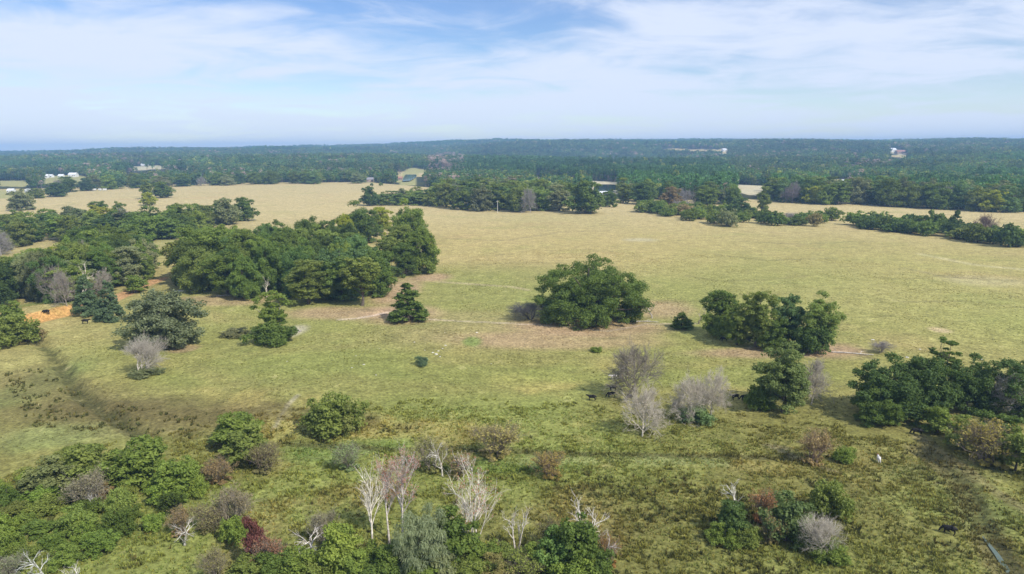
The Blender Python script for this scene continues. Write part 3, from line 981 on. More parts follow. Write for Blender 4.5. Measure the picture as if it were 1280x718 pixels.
    pale = in_poly(u, v, CLEAR[7]) | in_poly(u, v, CLEAR[8]) | in_poly(u, v, CLEAR[9])
    col = np.where((pale & (d > 700))[:, None], c(0.52, 0.46, 0.30), col)
    cm = np.zeros(len(X), bool)
    for q in (0, 1, 4, 5, 6, 16, 18, 19, 20, 21, 22): cm |= in_poly(u, v, CLEAR[q])
    col = np.where((cm & (d > 700))[:, None], c(0.34, 0.32, 0.13), col)
    hot = in_poly(u, v, CLEAR[12]) | in_poly(u, v, CLEAR[13]) | in_poly(u, v, CLEAR[2]) | in_poly(u, v, CLEAR[3])
    col = np.where((hot & (d > 700))[:, None], c(0.46, 0.42, 0.26), col)
    return np.clip(col, 0.01, 0.9)


def build_ground():
    rows = np.concatenate([[0.5, 20, 45], np.geomspace(62, 1400, 560), np.geomspace(1412, 8400, 125)])
    ang = np.concatenate([np.arange(-180, -44, 4.0), np.arange(-43.5, 43.51, 0.22), np.arange(45, 180, 4.0)])
    A = np.radians(ang)
    R, T = np.meshgrid(rows, A, indexing='ij')
    X = (R * np.sin(T)).ravel(); Y = (R * np.cos(T)).ravel()
    Z = height(X, Y)
    d = np.hypot(X, Y)
    Z = Z + (1 - smooth(150, 320, d)) * (fbm(X / 1.7, Y / 1.7, 21, 3) - 0.5) * 0.22
    nr, na = R.shape
    idx = np.arange(nr * na).reshape(nr, na)
    a = idx[:-1, :]; b = idx[1:, :]
    a2 = np.roll(a, -1, 1); b2 = np.roll(b, -1, 1)
    Q = np.stack([a, a2, b2, b], -1).reshape(-1, 4)
    me = quad_mesh('pasture', np.stack([X, Y, Z], 1), Q, M['ground'], None, True)
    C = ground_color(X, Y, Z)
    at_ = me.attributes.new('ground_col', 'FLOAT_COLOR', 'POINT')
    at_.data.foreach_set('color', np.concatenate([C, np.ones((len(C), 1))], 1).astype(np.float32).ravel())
    o = bpy.data.objects.new('pasture', me); COL.objects.link(o)
    o['kind'] = 'structure'; o['label'] = 'wide dry pasture rolling to the wooded hills'


build_ground()


# ------------------------------------------------------------------ far woods (one mass)
def build_forest():
    coll = bpy.data.collections.new('forest_shapes')
    rng = np.random.default_rng(5)
    defs = []
    for s in range(4):
        cl = dome_clumps(rng, 12, 5.6, 0.5, 15, 1.9, 3.2, zc=0.45, lump=0.3)
        defs.append((cl, 150, 1.25, 15))
    for s in range(3):   # pines: bare stem, narrow top
        cl = []
        for i in range(9):
            g = i / 8; a = i * 2.4; r = 1.5 + 1.1 * math.sin(math.pi * (0.2 + 0.7 * (1 - g)))
            cl.append((math.cos(a) * 2.0 * (1 - g * 0.45), math.sin(a) * 2.0 * (1 - g * 0.45), 10.0 + g * 7.0, r * 1.1, r * 0.8))
        defs.append((cl, 120, 1.05, 20))
    cl = dome_clumps(rng, 10, 4.6, 5, 14, 1.5, 2.6, zc=0.5)   # bare, greyish crown
    defs.append((cl, 110, 0.9, 15))
    for i, (cl, n, leaf, H) in enumerate(defs):
        me = leaf_mesh('far_tree', rng, cl, n, leaf, M['far_leaf'])
        T = Tubes(); T.add([(0, 0, -1), (0.1, 0, H * 0.5), (0, 0.1, H * 0.85)], [0.45, 0.3, 0.1], 4)
        tm = T.mesh('far_trunk', M['bark'])
        bmv = np.zeros(len(me.vertices) * 3, np.float32); me.vertices.foreach_get('co', bmv)
        o = bpy.data.objects.new('far_tree_%02d' % i, me)
        # join the stem
        import bmesh
        bm = bmesh.new(); bm.from_mesh(me); k = len(bm.faces); bm.from_mesh(tm)
        bm.faces.ensure_lookup_table()
        for f in bm.faces[k:]: f.material_index = 1
        bm.to_mesh(me); bm.free(); me.materials.append(M['far_bark'])
        coll.objects.link(o)
    pts = []
    for (r0, r1, sp, scl) in [(850, 1700, 8.0, 1.15), (1700, 2800, 10.5, 1.4), (2800, 4200, 13.5, 1.65), (4200, 6900, 19, 2.05)]:
        amax = math.radians(41)
        area = amax * (r1 * r1 - r0 * r0)
        n = int(area / (sp * sp))
        r = np.sqrt(rng.uniform(r0 * r0, r1 * r1, n)); a = rng.uniform(-amax, amax, n)
        X = r * np.sin(a); Y = r * np.cos(a)
        pts.append(np.stack([X, Y, np.full(n, scl)], 1))
    Pt = np.concatenate(pts)
    X, Y, S = Pt.T
    Z = height(X, Y)
    m, u, v = forest_mask(X, Y, Z)
    # keep crowns from standing in front of the openings
    ht = 20 * S
    for f in (0.35, 0.7, 1.0):
        uu, vv, _ = project(X, Y, Z + ht * f)
        for c in CLEAR:
            m &= ~in_poly(uu, vv, c)
    X, Y, Z, S, u, v = X[m], Y[m], Z[m], S[m], u[m], v[m]
    n = len(X)
    stand = fbm(X / 420, Y / 420, 31, 3); mix = fbm(X / 130, Y / 130, 33, 3)
    pine = (in_poly(u, v, [(520, 215), (560, 207), (640, 206), (760, 210), (900, 212), (920, 226), (820, 240), (740, 232), (640, 222), (560, 222)]) | (stand > 0.66)) & (rng.random(n) < 0.85)
    idx = np.where(pine, 4 + rng.integers(0, 3, n), rng.integers(0, 4, n))
    bare = (rng.random(n) < np.clip((mix - 0.58) * 1.6, 0.0, 0.35)) | (in_poly(u, v, [(535, 222), (535, 200), (560, 194), (584, 200), (580, 222)]) & (rng.random(n) < 0.75))
    idx = np.where(bare, 7, idx)
    base = np.array([[0.050, 0.092, 0.026], [0.038, 0.076, 0.024], [0.068, 0.105, 0.028], [0.092, 0.110, 0.028]])
    col = base[rng.integers(0, 4, n)]
    col = np.where(pine[:, None], np.array([0.046, 0.088, 0.030]), col)
    yel = rng.random(n) < 0.025
    col = np.where(yel[:, None], np.array([0.15, 0.165, 0.04]), col)
    col = np.where(bare[:, None], np.array([0.20, 0.155, 0.145]), col)
    col = col * 1.9 * rng.uniform(0.86, 1.14, n)[:, None] * (0.35 + 1.3 * fbm(X / 60, Y / 60, 35, 3))[:, None] * (0.6 + 0.8 * stand)[:, None]
    sc = S * rng.uniform(0.72, 1.25, n)
    me = bpy.data.meshes.new('forest'); me.vertices.add(n)
    me.vertices.foreach_set('co', np.stack([X, Y, Z - 0.3], 1).astype(np.float32).ravel())
    a = me.attributes.new('idx', 'INT', 'POINT'); a.data.foreach_set('value', idx.astype(np.int32))
    a = me.attributes.new('scl', 'FLOAT_VECTOR', 'POINT')
    a.data.foreach_set('vector', np.stack([sc, sc, sc * rng.uniform(0.9, 1.2, n) / np.maximum(1, S * 0.75)], 1).astype(np.float32).ravel())
    a = me.attributes.new('rotv', 'FLOAT_VECTOR', 'POINT')
    a.data.foreach_set('vector', np.stack([np.zeros(n), np.zeros(n), rng.uniform(0, 6.28, n)], 1).astype(np.float32).ravel())
    a = me.attributes.new('tcol', 'FLOAT_COLOR', 'POINT')
    a.data.foreach_set('color', np.concatenate([col, np.ones((n, 1))], 1).astype(np.float32).ravel())
    me.materials.append(M['far_leaf'])
    o = bpy.data.objects.new('forest', me); COL.objects.link(o)
    o['kind'] = 'stuff'; o['label'] = 'unbroken mixed woodland covering the distant hills'; o['category'] = 'forest'
    ng = bpy.data.node_groups.new('scatter_forest', 'GeometryNodeTree')
    ng.interface.new_socket('Geometry', in_out='INPUT', socket_type='NodeSocketGeometry')
    ng.interface.new_socket('Geometry', in_out='OUTPUT', socket_type='NodeSocketGeometry')
    N = ng.nodes.new; L = ng.links.new
    gi = N('NodeGroupInput'); go = N('NodeGroupOutput'); ip = N('GeometryNodeInstanceOnPoints')
    ci = N('GeometryNodeCollectionInfo'); ci.inputs['Collection'].default_value = coll
    ci.inputs['Separate Children'].default_value = True; ci.inputs['Reset Children'].default_value = True

    def named(nm, t):
        x = N('GeometryNodeInputNamedAttribute'); x.data_type = t; x.inputs['Name'].default_value = nm
        return x.outputs['Attribute']
    L(gi.outputs[0], ip.inputs['Points']); L(ci.outputs[0], ip.inputs['Instance'])
    ip.inputs['Pick Instance'].default_value = True
    L(named('idx', 'INT'), ip.inputs['Instance Index'])
    L(named('rotv', 'FLOAT_VECTOR'), ip.inputs['Rotation'])
    L(named('scl', 'FLOAT_VECTOR'), ip.inputs['Scale'])
    L(ip.outputs[0], go.inputs[0])
    md = o.modifiers.new('scatter', 'NODES'); md.node_group = ng
    print('forest instances', n)


M['far_bark'] = noise_material('far_bark', (0.14, 0.11, 0.09), (0.26, 0.22, 0.19), 0.5)
build_forest()


# ------------------------------------------------------------------ grass tussocks
def build_grass():
    rng = np.random.default_rng(9)

    def region(r0, r1, n, amax=41):
        a = np.radians(rng.uniform(-amax, amax, n)); r = np.sqrt(rng.uniform(r0 * r0, r1 * r1, n))
        return r * np.sin(a), r * np.cos(a)

    def tufts(X, Y, hgt, spread, nb, cols, name, label):
        n = len(X); cols = np.clip(cols * 1.12, 0, 0.7)
        Z = height(X, Y)
        th = rng.uniform(0, 6.28, (n, nb)); lean = rng.uniform(0.15, 0.9, (n, nb)) * spread[:, None]
        bx = X[:, None] + np.cos(th) * 0.25 * spread[:, None]; by = Y[:, None] + np.sin(th) * 0.25 * spread[:, None]
        tx = X[:, None] + np.cos(th) * lean; ty = Y[:, None] + np.sin(th) * lean
        w = 0.16 * spread[:, None] * rng.uniform(0.7, 1.4, (n, nb))
        px = -np.sin(th) * w; py = np.cos(th) * w
        zb = np.repeat(Z[:, None] - 0.05, nb, 1); zt = Z[:, None] + hgt[:, None] * rng.uniform(0.55, 1.0, (n, nb))
        V = np.stack([np.stack([bx - px, by - py, zb], -1), np.stack([bx + px, by + py, zb], -1),
                      np.stack([tx + px * 0.35, ty + py * 0.35, zt], -1), np.stack([tx - px * 0.35, ty - py * 0.35, zt], -1)], 2).reshape(-1, 3)
        Q = np.arange(n * nb * 4).reshape(-1, 4)
        me = quad_mesh(name, V, Q, M['grass'])
        C = np.repeat(cols[:, None, :], nb, 1) * rng.uniform(0.65, 1.35, (n, nb, 1))
        C = np.repeat(C.reshape(-1, 3), 4, 0)
        a = me.attributes.new('blade_col', 'FLOAT_COLOR', 'POINT')
        a.data.foreach_set('color', np.concatenate([C, np.ones((len(C), 1))], 1).astype(np.float32).ravel())
        o = bpy.data.objects.new(name, me); COL.objects.link(o)
        o['kind'] = 'stuff'; o['label'] = label; o['category'] = 'grass'

    # rough pasture sward near the camera
    X, Y = region(82, 160, 75000)
    d = np.hypot(X, Y); den = fbm(X / 9, Y / 9, 41, 3)
    k = rng.random(len(X)) < np.clip(0.25 + 1.2 * (den - 0.35), 0.1, 1); X, Y = X[k], Y[k]
    C = ground_color(X, Y, height(X, Y)) * rng.uniform(0.75, 1.25, (len(X), 1))
    C = C * np.where(rng.random((len(X), 1)) < 0.3, np.array([[1.25, 1.1, 0.9]]), np.array([[0.9, 1.02, 0.9]]))
    tufts(X, Y, rng.uniform(0.15, 0.42, len(X)), rng.uniform(0.3, 0.65, len(X)), 5, C, 'meadow_grass', 'rank tussocky grass of the wet foreground')
    # big straw tussocks among the sedge
    X, Y = region(82, 165, 30000)
    u, v, _ = project(X, Y, 0 * X)
    den = fbm(X / 3.0, Y / 3.0, 51, 2) + 0.25 * fbm(X / 18, Y / 18, 52, 2) + 0.12 * smooth(500, 750, u) * smooth(540, 620, v)
    k = den > 0.74; X, Y = X[k], Y[k]
    C = ground_color(X, Y, height(X, Y)) * np.array([[1.05, 1.04, 0.85]]) * rng.uniform(0.75, 1.25, (len(X), 1))
    tufts(X, Y, rng.uniform(0.3, 0.62, len(X)), rng.uniform(0.45, 0.9, len(X)), 8, C, 'straw_tussocks', 'straw-coloured tussocks in the wet foreground')
    # shorter, sparser sward farther out
    X, Y = region(150, 420, 90000)
    den = fbm(X / 16, Y / 22, 43, 4)
    k = rng.random(len(X)) < np.clip(2.4 * (den - 0.42), 0.03, 0.9); X, Y = X[k], Y[k]
    C = ground_color(X, Y, height(X, Y)) * rng.uniform(0.7, 1.15, (len(X), 1))
    tufts(X, Y, rng.uniform(0.12, 0.38, len(X)), rng.uniform(0.3, 0.8, len(X)), 4, C, 'pasture_grass', 'cropped tufts of dry grass across the open pasture')
    # dark rush clumps on the right and along the wet line
    X, Y = region(84, 250, 34000)
    u, v, _ = project(X, Y, 0 * X)
    zone = smooth(520, 800, u) * smooth(545, 615, v) * 0.8 + 0.45 * smooth(20, 60, 90 - abs(u - 200)) * 0 + 0.25 * smooth(590, 640, v)
    wet = in_poly(u, v, [(0, 470), (60, 425), (110, 500), (240, 520), (430, 520), (560, 545), (420, 560), (200, 550), (40, 530)])
    zone = np.clip(zone + wet * 0.8, 0, 1)
    cl = fbm(X / 4.0, Y / 4.0, 47, 3); c2 = fbm(X / 22, Y / 22, 48, 2)
    k = (rng.random(len(X)) < zone) & (cl > 0.55) & (c2 > 0.40); X, Y = X[k], Y[k]
    C = np.array([[0.105, 0.11, 0.035]]) * rng.uniform(0.6, 1.5, (len(X), 1)) * np.where(rng.random((len(X), 1)) < 0.3, np.array([[1.2, 1.0, 0.9]]), 1.0)
    tufts(X, Y, rng.uniform(0.35, 0.85, len(X)), rng.uniform(0.45, 0.95, len(X)), 9, C, 'rush_clumps', 'dark clumps of rush and sedge scattered over the wet grass')


build_grass()


# ------------------------------------------------------------------ water
def water_sheet(name, pts_px, mat, label, dz=0.25):
    W = [at(*p) for p in pts_px]
    z = max(p.z for p in W) + dz
    me = bpy.data.meshes.new(name)
    me.from_pydata([(p.x, p.y, z) for p in W], [], [tuple(range(len(W)))])
    me.materials.append(mat)
    o = bpy.data.objects.new(name, me); COL.objects.link(o)
    o['kind'] = 'structure'; o['label'] = label


water_sheet('pond', [(503, 228), (512, 227.5), (517, 225), (521, 221), (520, 218.5), (507, 218.5), (505, 222)], M['water'], 'pale pond catching the sky beyond the far tree belt', 0.2)
water_sheet('pond', [(741, 240), (771, 241), (773, 234), (768, 231.5), (744, 231)], M['dark_water'], 'dark pond in front of the pine stand', 0.2)


def ditch_water():
    pts = [at(*p) for p in [(1228, 672), (1236, 682), (1246, 694), (1256, 709), (1262, 718)]]
    wd = [0.08, 0.25, 0.38, 0.45, 0.3]
    V = []; F = []
    for i, p in enumerate(pts):
        q = pts[min(i + 1, 4)] - pts[max(i - 1, 0)]; nrm = Vector((-q.y, q.x, 0)).normalized()
        z = min(x.z for x in pts) + 0.22
        V += [tuple(p + nrm * wd[i])[:2] + (z,), tuple(p - nrm * wd[i])[:2] + (z,)]
        if i: F.append((2 * i - 2, 2 * i - 1, 2 * i + 1, 2 * i))
    me = bpy.data.meshes.new('ditch_water'); me.from_pydata(V, [], F); me.materials.append(M['ditch_water'])
    o = bpy.data.objects.new('ditch_water', me); COL.objects.link(o); o['kind'] = 'structure'
    o['label'] = 'narrow strip of blue-green water in the ditch'


ditch_water()

# ------------------------------------------------------------------ groves and belts
PAL_W = [(DARK, 4), (DEEP, 2), (MID, 4), (OLIVE, 4), (GREY, 2), (YELL, .5)]
PAL_G = [(DARK, 5), (DEEP, 2), (MID, 5), (BLUE, 1), (OLIVE, 3), (YELL, .4)]
belt([(-12, 382), (17, 370), (40, 370), (60, 377), (90, 377), (125, 368), (150, 361), (178, 350), (184, 338), (150, 322), (112, 322), (88, 346), (42, 364), (-12, 369)],
     52, [('round', 5), ('tall', 4), ('open', .6), ('bare', .2), ('cedar', .3)], (15, 20.5), (11.5, 17.5), PAL_W, 'left grove', 'trees of the left-hand grove', rows=3, seed=1, min_d=13)
belt([(-12, 326), (40, 312), (75, 301), (95, 306), (130, 299), (158, 291), (155, 281), (100, 285), (50, 286), (-12, 292)],
     24, [('belt', 5), ('belt_tall', 3), ('bare', .3)], (14, 18), (15, 21), PAL_W, 'left hay strip belt', 'trees behind the left hay strip', rows=2, seed=2, row_words=('front row', 'back row'), min_d=18)
belt([(162, 303), (190, 303), (222, 298), (250, 293), (267, 287), (280, 280), (284, 275), (240, 283), (190, 289), (162, 291)],
     17, [('belt', 5), ('belt_tall', 3)], (15, 20), (15, 20), [(DARK, 4), (MID, 3), (OLIVE, 2), (YELL, .3)], 'belt left of domed pair', 'trees of the belt left of the domed pair', rows=1, seed=3, min_d=14)
single('belt', 283, 281, 249, 30, GREY, 'grey-green domed tree, left one of the pair ending the belt', seed=1)
single('belt', 305, 276, 248, 30, DARK, 'dark green domed tree, right one of the pair ending the belt', seed=2)
belt([(214, 360), (241, 368), (274, 365), (310, 378), (361, 369), (383, 380), (427, 384), (452, 383), (470, 372), (476, 354), (466, 335), (440, 322), (400, 318), (350, 318), (300, 326), (250, 338), (215, 350)],
     46, [('round', 6), ('tall', 4), ('open', .8)], (16, 22), (11.5, 18), PAL_G, 'central grove', 'trees of the central grove', rows=3, seed=4, min_d=13)
single('round', 428, 372, 302, 62, BLUE, 'broad bluish green oak bulging at the right front of the central grove', seed=3)
single('round', 262, 350, 288, 66, MID, 'broad mid green tree at the left front of the central grove', seed=5)
single('round', 450, 303, 255, 52, DARK, 'large dome-crowned dark tree rising behind the central grove', seed=4)
single('round', 431, 314, 271, 28, YELL, 'yellow-green tree in front of the dome-crowned dark tree', seed=6)
single('tall', 478, 293, 260, 23, YELL, 'slim yellow-green tree right of the dome-crowned dark tree', seed=7)
single('round', 512, 306, 253, 46, BRIGHT, 'light green tree topping the column right of the central grove', seed=8)
single('tall', 500, 326, 283, 36, OLIVE, 'olive tree halfway up the column right of the central grove', seed=9)
single('open', 486, 344, 297, 28, OLIVE, 'thin olive tree between central grove and the column of trees', seed=12)
single('round', 524, 341, 288, 46, MID, 'mid green tree at the front foot of the column right of the grove', seed=10)
single('tall', 508, 345, 305, 30, DARK, 'dark tree at the left foot of the column right of the grove', seed=11)
# far centre belt and what stands before it
PAL_F = [(DARK, 3), (MID, 5), (OLIVE, 3), (GREY, 3), (BROWN, .3), (YELL, .7)]
belt([(476, 257), (500, 257.5), (540, 257.5), (545, 250), (500, 250), (480, 252)],
     12, [('belt', 5), ('belt_tall', 1)], (13, 17), (16, 22), PAL_F, 'low far belt below pond', 'trees of the low far belt below the pond', rows=1, seed=15, min_d=16)
belt([(548, 258), (560, 262), (600, 265), (660, 267), (712, 267), (712, 258), (690, 250), (640, 247), (560, 246)],
     38, [('belt', 5), ('belt_tall', 4), ('bare', .5)], (21, 28), (18, 26), PAL_F, 'far centre belt', 'trees of the far centre belt', rows=2, seed=5, row_words=('front row', 'back row'), min_d=18)
single('belt', 462, 257.5, 234, 20, DEEP, 'lone dark tree just left of the far centre belt', seed=1)
single('belt', 732, 267, 228, 44, DARK, 'big dark tree closing the right end of the far centre belt', seed=3)
single('belt', 762, 259, 238, 18, DARK, 'small dark tree right of the far centre belt', seed=5)
single('belt_tall', 779, 254, 223, 18, OLIVE, 'pale olive tree beside the dark pond', seed=6)
belt([(782, 252), (800, 256), (870, 260), (926, 261), (926, 254), (860, 250), (785, 246)],
     18, [('belt', 5), ('belt_tall', 4), ('bare', 1.5)], (18, 24), (16, 23), [(DARK, 3), (GREY, 2), (MID, 2), (BROWN, 1)], 'belt behind hedgerow thicket', 'trees behind the hedgerow thicket', rows=1, seed=6, min_d=18)
belt([(788, 261), (815, 268), (860, 276), (905, 281.5), (985, 283), (1055, 283.5), (1055, 276), (985, 274), (900, 267), (830, 259)],
     52, [('hedge', 8), ('bush', 1), ('bare_round', .4)], (5.5, 11), (10, 18), [(DARK, 4), (MID, 4), (OLIVE, 3), (BRIGHT, 1), (BROWN, .5)], 'hedgerow thicket', 'shrubs of the hedgerow thicket', rows=2, seed=7, row_words=('front row', 'back row'), min_d=9)
single('belt', 926, 272, 249, 28, DEEP, 'dark bushy tree standing in the hedgerow thicket', seed=7)
single('belt_tall', 954, 268, 234, 16, OLIVE, 'tall olive tree rising from the hedgerow thicket', seed=8)
single('hedge', 910, 283, 262, 24, GREY, 'pale grey-green shrub at the front of the hedgerow thicket', seed=9)
belt([(1068, 286), (1100, 289.5), (1160, 295), (1200, 300), (1285, 312), (1285, 305), (1220, 295), (1150, 288), (1068, 281)],
     28, [('hedge', 8), ('bush', .6)], (8, 12), (11, 18), [(DARK, 4), (DEEP, 3), (MID, 2), (OLIVE, 1)], 'right hedgerow', 'shrubs of the right-hand hedgerow', rows=1, seed=8, min_d=8)
single('cedar', 1194, 293, 264, 18, DEEP, 'dark conical cedar standing out of the right-hand hedgerow', seed=1)
single('hedge', 1166, 292, 265, 27, DARK, 'flat-topped dark tree in the right-hand hedgerow', seed=2)
single('bare', 1228, 300, 267, 32, (0.5, 0.36, 0.33), 'leafless reddish tree standing in the right-hand hedgerow', seed=3)
single('hedge', 1260, 309, 281, 27, DEEP, 'dark domed shrub at the right end of the hedgerow', seed=4)
belt([(956, 252), (985, 253), (1050, 256), (1110, 258.5), (1200, 263.5), (1290, 268), (1290, 261), (1200, 257), (1100, 252), (1040, 250), (1012, 249), (980, 247), (956, 246)],
     38, [('belt', 6), ('belt_tall', 2), ('bare', .4)], (22, 29), (19, 27), [(DARK, 4), (BLUE, 3), (GREY, 2), (MID, 2), (OLIVE, 1)], 'wood beyond right field', 'trees beyond the right-hand field', rows=2, seed=9, row_words=('front row', 'back row'), min_d=18)
single('belt', 1018, 255, 234, 22, YELL, 'yellow-green tree, left of two, beyond the right-hand field', seed=1)
single('belt', 1032, 256, 232, 20, BRIGHT, 'fresh green tree touching the yellow-green one beyond the right field', seed=2)
single('belt', 1242, 265.5, 239, 28, YELL, 'yellow-green tree at far right beyond the right-hand field', seed=3)
single('white', 1113, 259, 233, 14, (0.8, 0.78, 0.74), 'pale bare tree before the dark wood beyond the right field', seed=4)
single('bare', 990, 254, 228, 20, (0.75, 0.68, 0.74), 'purplish bare tree at the gap beyond the right field', seed=5)
belt([(66, 242), (140, 237), (215, 234.5), (320, 231.5), (450, 230.5), (450, 228.5), (320, 229), (215, 231.5), (140, 234), (72, 237)],
     36, [('belt', 6), ('belt_tall', 2), ('bare', .5)], (17, 24), (20, 29), [(DARK, 3), (BLUE, 3), (GREY, 2), (MID, 3), (OLIVE, 1)], 'line behind far left field', 'trees behind the far left field', rows=1, seed=10, min_d=20)
single('belt', 203, 247.5, 228, 24, DARK, 'dark round tree standing out in the far left field', seed=1)
single('belt_tall', 184, 249, 225, 15, OLIVE, 'narrow olive tree left of the dark one in the far field', seed=2)
single('belt', 186, 257, 241, 17, YELL, 'small yellow-green tree nearest in the far left field', seed=3)
single('belt', 71, 246, 229, 24, DEEP, 'dark round tree beside the far left farmyard', seed=4)
single('belt', 27, 263, 238, 28, GREY, 'grey-green tree by the pale roofs at far left', seed=5)
single('belt', 150, 276, 253, 18, MID, 'mid green tree sticking up behind the left-hand grove', seed=6)
single('open', 124, 274, 252, 22, DARK, 'open dark tree sticking up behind the left-hand grove', seed=7)
single('belt', 45, 248, 236, 20, OLIVE, 'small olive tree between roofs and dark farmyard tree', seed=8)
single('hedge', 465, 232.5, 229, 4, DARK, 'tiny dark bush, left of two, at the far field gap', seed=1)
single('hedge', 476, 232.5, 228, 5, MID, 'tiny green bush, right of two, at the far field gap', seed=2)

# ------------------------------------------------------------------ single trees of the pasture
single('oak', 737, 399, 328, 128, DARK, 'huge spreading live oak alone in the middle of the pasture', rz=0.4)
single('bare_round', 663, 399, 376, 46, (0.34, 0.35, 0.38), 'grey leafless bush at the left edge of the huge oak', seed=1)
single('cedar', 510, 401, 355, 44, DARK, 'dense dark cedar standing alone right of the central grove', seed=0)
single('ragged', 342, 425, 366, 40, MID, 'ragged vine-clad tree with broken top before the central grove')
single('bush', 340, 429, 404, 54, DARK, 'dense bush around the foot of the ragged vine-clad tree', seed=9)
single('round', 204, 434, 369, 82, (0.080, 0.092, 0.048), 'rounded grey-green oak beside the grey bare shrub at left', seed=14)
single('bare_round', 178, 470, 421, 46, (1.4, 1.33, 1.2), 'grey leafless shrub in front of the rounded oak at left', seed=2)
single('bush', 180, 470, 461, 36, GREY, 'green scrub around the foot of the grey leafless shrub', seed=3)
single('cedar', 110, 394, 346, 32, (0.060, 0.085, 0.040), 'dull green cedar, left of the pair by the orange bank', seed=1)
single('cedar', 138, 401, 353, 31, (0.055, 0.078, 0.038), 'dull green cedar, right of the pair by the orange bank', seed=2)
single('bare', 84, 383, 336, 26, (1.0, 0.93, 0.84), 'pale bare tree at the front of the left-hand grove', seed=21)
single('bare', 70, 379, 330, 34, (0.8, 0.74, 0.68), 'grey bare tree left of the pale one fronting the grove', seed=22)
single('dead_snag', 386, 322, 284, 12, (1.2, 1.14, 1.02), 'pale dead trunk showing against the back of the central grove', seed=31)
single('dead_snag', 334, 376, 345, 10, (1.1, 1.05, 0.95), 'pale dead trunk at the front of the central grove', seed=32)
single('dead_snag', 103, 378, 328, 20, (1.1, 1.03, 0.92), 'pale dead trunk rising from the left grove behind the cedars', seed=33)
single('bare', 100, 352, 305, 34, (1.0, 0.93, 0.82), 'grey-brown bare crown in the middle of the left grove', seed=34)
single('bare', 128, 372, 338, 30, (1.2, 1.12, 1.0), 'silvery bare crown behind the pair of bank cedars', seed=35)
single('tallbush', 170, 366, 346, 24, BRIGHT, 'bright green bush at the right front of the left-hand grove', seed=23)
single('bush', 14, 432, 395, 50, OLIVE, 'olive bush at the left edge below the orange bank', seed=1)
single('tallbush', 17, 412, 378, 30, MID, 'upright green bush at the left end of the orange bank', seed=2)
single('bush', 33, 425, 404, 34, BROWN, 'brownish bush hiding the lower end of the orange bank', seed=4)
# clump right of the oak
single('open', 898, 418, 363, 38, DARK, 'thin open-crowned tree at the left of the right-centre clump', seed=1)
single('bush', 897, 421, 393, 36, MID, 'round green bush under the thin tree of the clump', seed=5)
single('tall', 944, 434, 366, 46, OLIVE, 'tall olive tree in the middle of the right-centre clump', seed=2)
single('tall', 921, 431, 388, 34, MID, 'shorter green tree left of the tall olive one in the clump', seed=3)
single('tall', 982, 430, 372, 40, BLUE, 'bluish green tree between olive tree and yellow-green tree of the clump', seed=4)
single('tall', 1022, 437, 369, 42, (0.105, 0.135, 0.035), 'yellowish green tree at the right end of the right-centre clump', seed=5)
single('bush', 1012, 441, 408, 44, DEEP, 'deep green bush at the foot of the yellowish clump tree', seed=6)
single('round', 964, 436, 392, 42, DARK, 'low dark tree filling the middle of the right-centre clump', seed=15)
single('cedar', 852, 410, 391, 27, DARK, 'small dark cedar left of the right-centre clump', seed=3)
single('dead_snag', 873, 405, 385, 18, (0.6, 0.52, 0.48), 'small bare sapling between small cedar and thin clump tree', seed=1)
single('dead_snag', 815, 398, 376, 18, (0.8, 0.76, 0.74), 'tiny pale bare sapling just right of the huge oak', seed=2)
single('tall', 978, 515, 428, 58, (0.075, 0.095, 0.030), 'dense olive tree standing in front of the right-centre clump', seed=6)
single('bush', 948, 511, 482, 34, DARK, 'dark bush at the left foot of the dense olive tree', seed=7)
single('bare', 1014, 506, 449, 42, (1.3, 1.22, 1.08), 'grey bare tree right of the dense olive tree', seed=23)
single('bare', 794, 496, 427, 62, (0.85, 0.78, 0.68), 'tall brownish-grey bare tree among the black cattle', seed=1)
single('bare', 803, 546, 484, 50, (1.65, 1.55, 1.36), 'pale bare tree directly below the brownish-grey bare tree', seed=2)
single('bare', 862, 524, 467, 48, (1.55, 1.46, 1.28), 'pale bare tree, left of the close pair', seed=3)
single('bare', 888, 523, 464, 48, (1.65, 1.55, 1.36), 'pale bare tree, right of the close pair', seed=5)
single('bush', 868, 526, 508, 42, (0.09, 0.13, 0.05), 'green scrub at the foot of the close pair of bare trees', seed=8)
# dark group at right
single('round', 1105, 519, 446, 78, DEEP, 'large deep green oak at the left of the right-hand dark group', seed=1)
single('round', 1152, 516, 449, 66, DEEP, 'deep green oak in the middle of the right-hand dark group', seed=2)
single('round', 1207, 514, 446, 60, DEEP, 'deep green oak at the right of the right-hand dark group', seed=3)
single('round', 1096, 528, 490, 54, DARK, 'low dark oak limb-mass at the front of the dark group', seed=4)
single('pine', 1178, 500, 424, 32, DARK, 'pine poking above the right-hand dark group')
single('round', 1268, 520, 455, 66, DEEP, 'deep green oak at the right edge behind a silvery bare tree', seed=5)
single('bare', 1264, 524, 470, 52, (1.5, 1.42, 1.28), 'silvery bare tree in front of the right edge oak', seed=6)
single('tallbush', 1172, 541, 510, 36, MID, 'green bush below the right-hand dark group', seed=3)
single('tallbush', 1205, 560, 523, 46, OLIVE, 'olive bush under the pines at right, left of the russet brush', seed=4)
single('brush', 1232, 580, 526, 64, OLIVE, 'russet and olive brush below the right edge oak', seed=5, bark=(0.7, 0.62, 0.55), leafcol=(0.185, 0.155, 0.045))
single('tallbush', 1268, 588, 540, 44, OLIVE, 'olive bush at the right edge of the picture', seed=6)
single('tallbush', 1250, 548, 518, 40, DARK, 'dark bush at the feet of the silvery bare tree', seed=7)
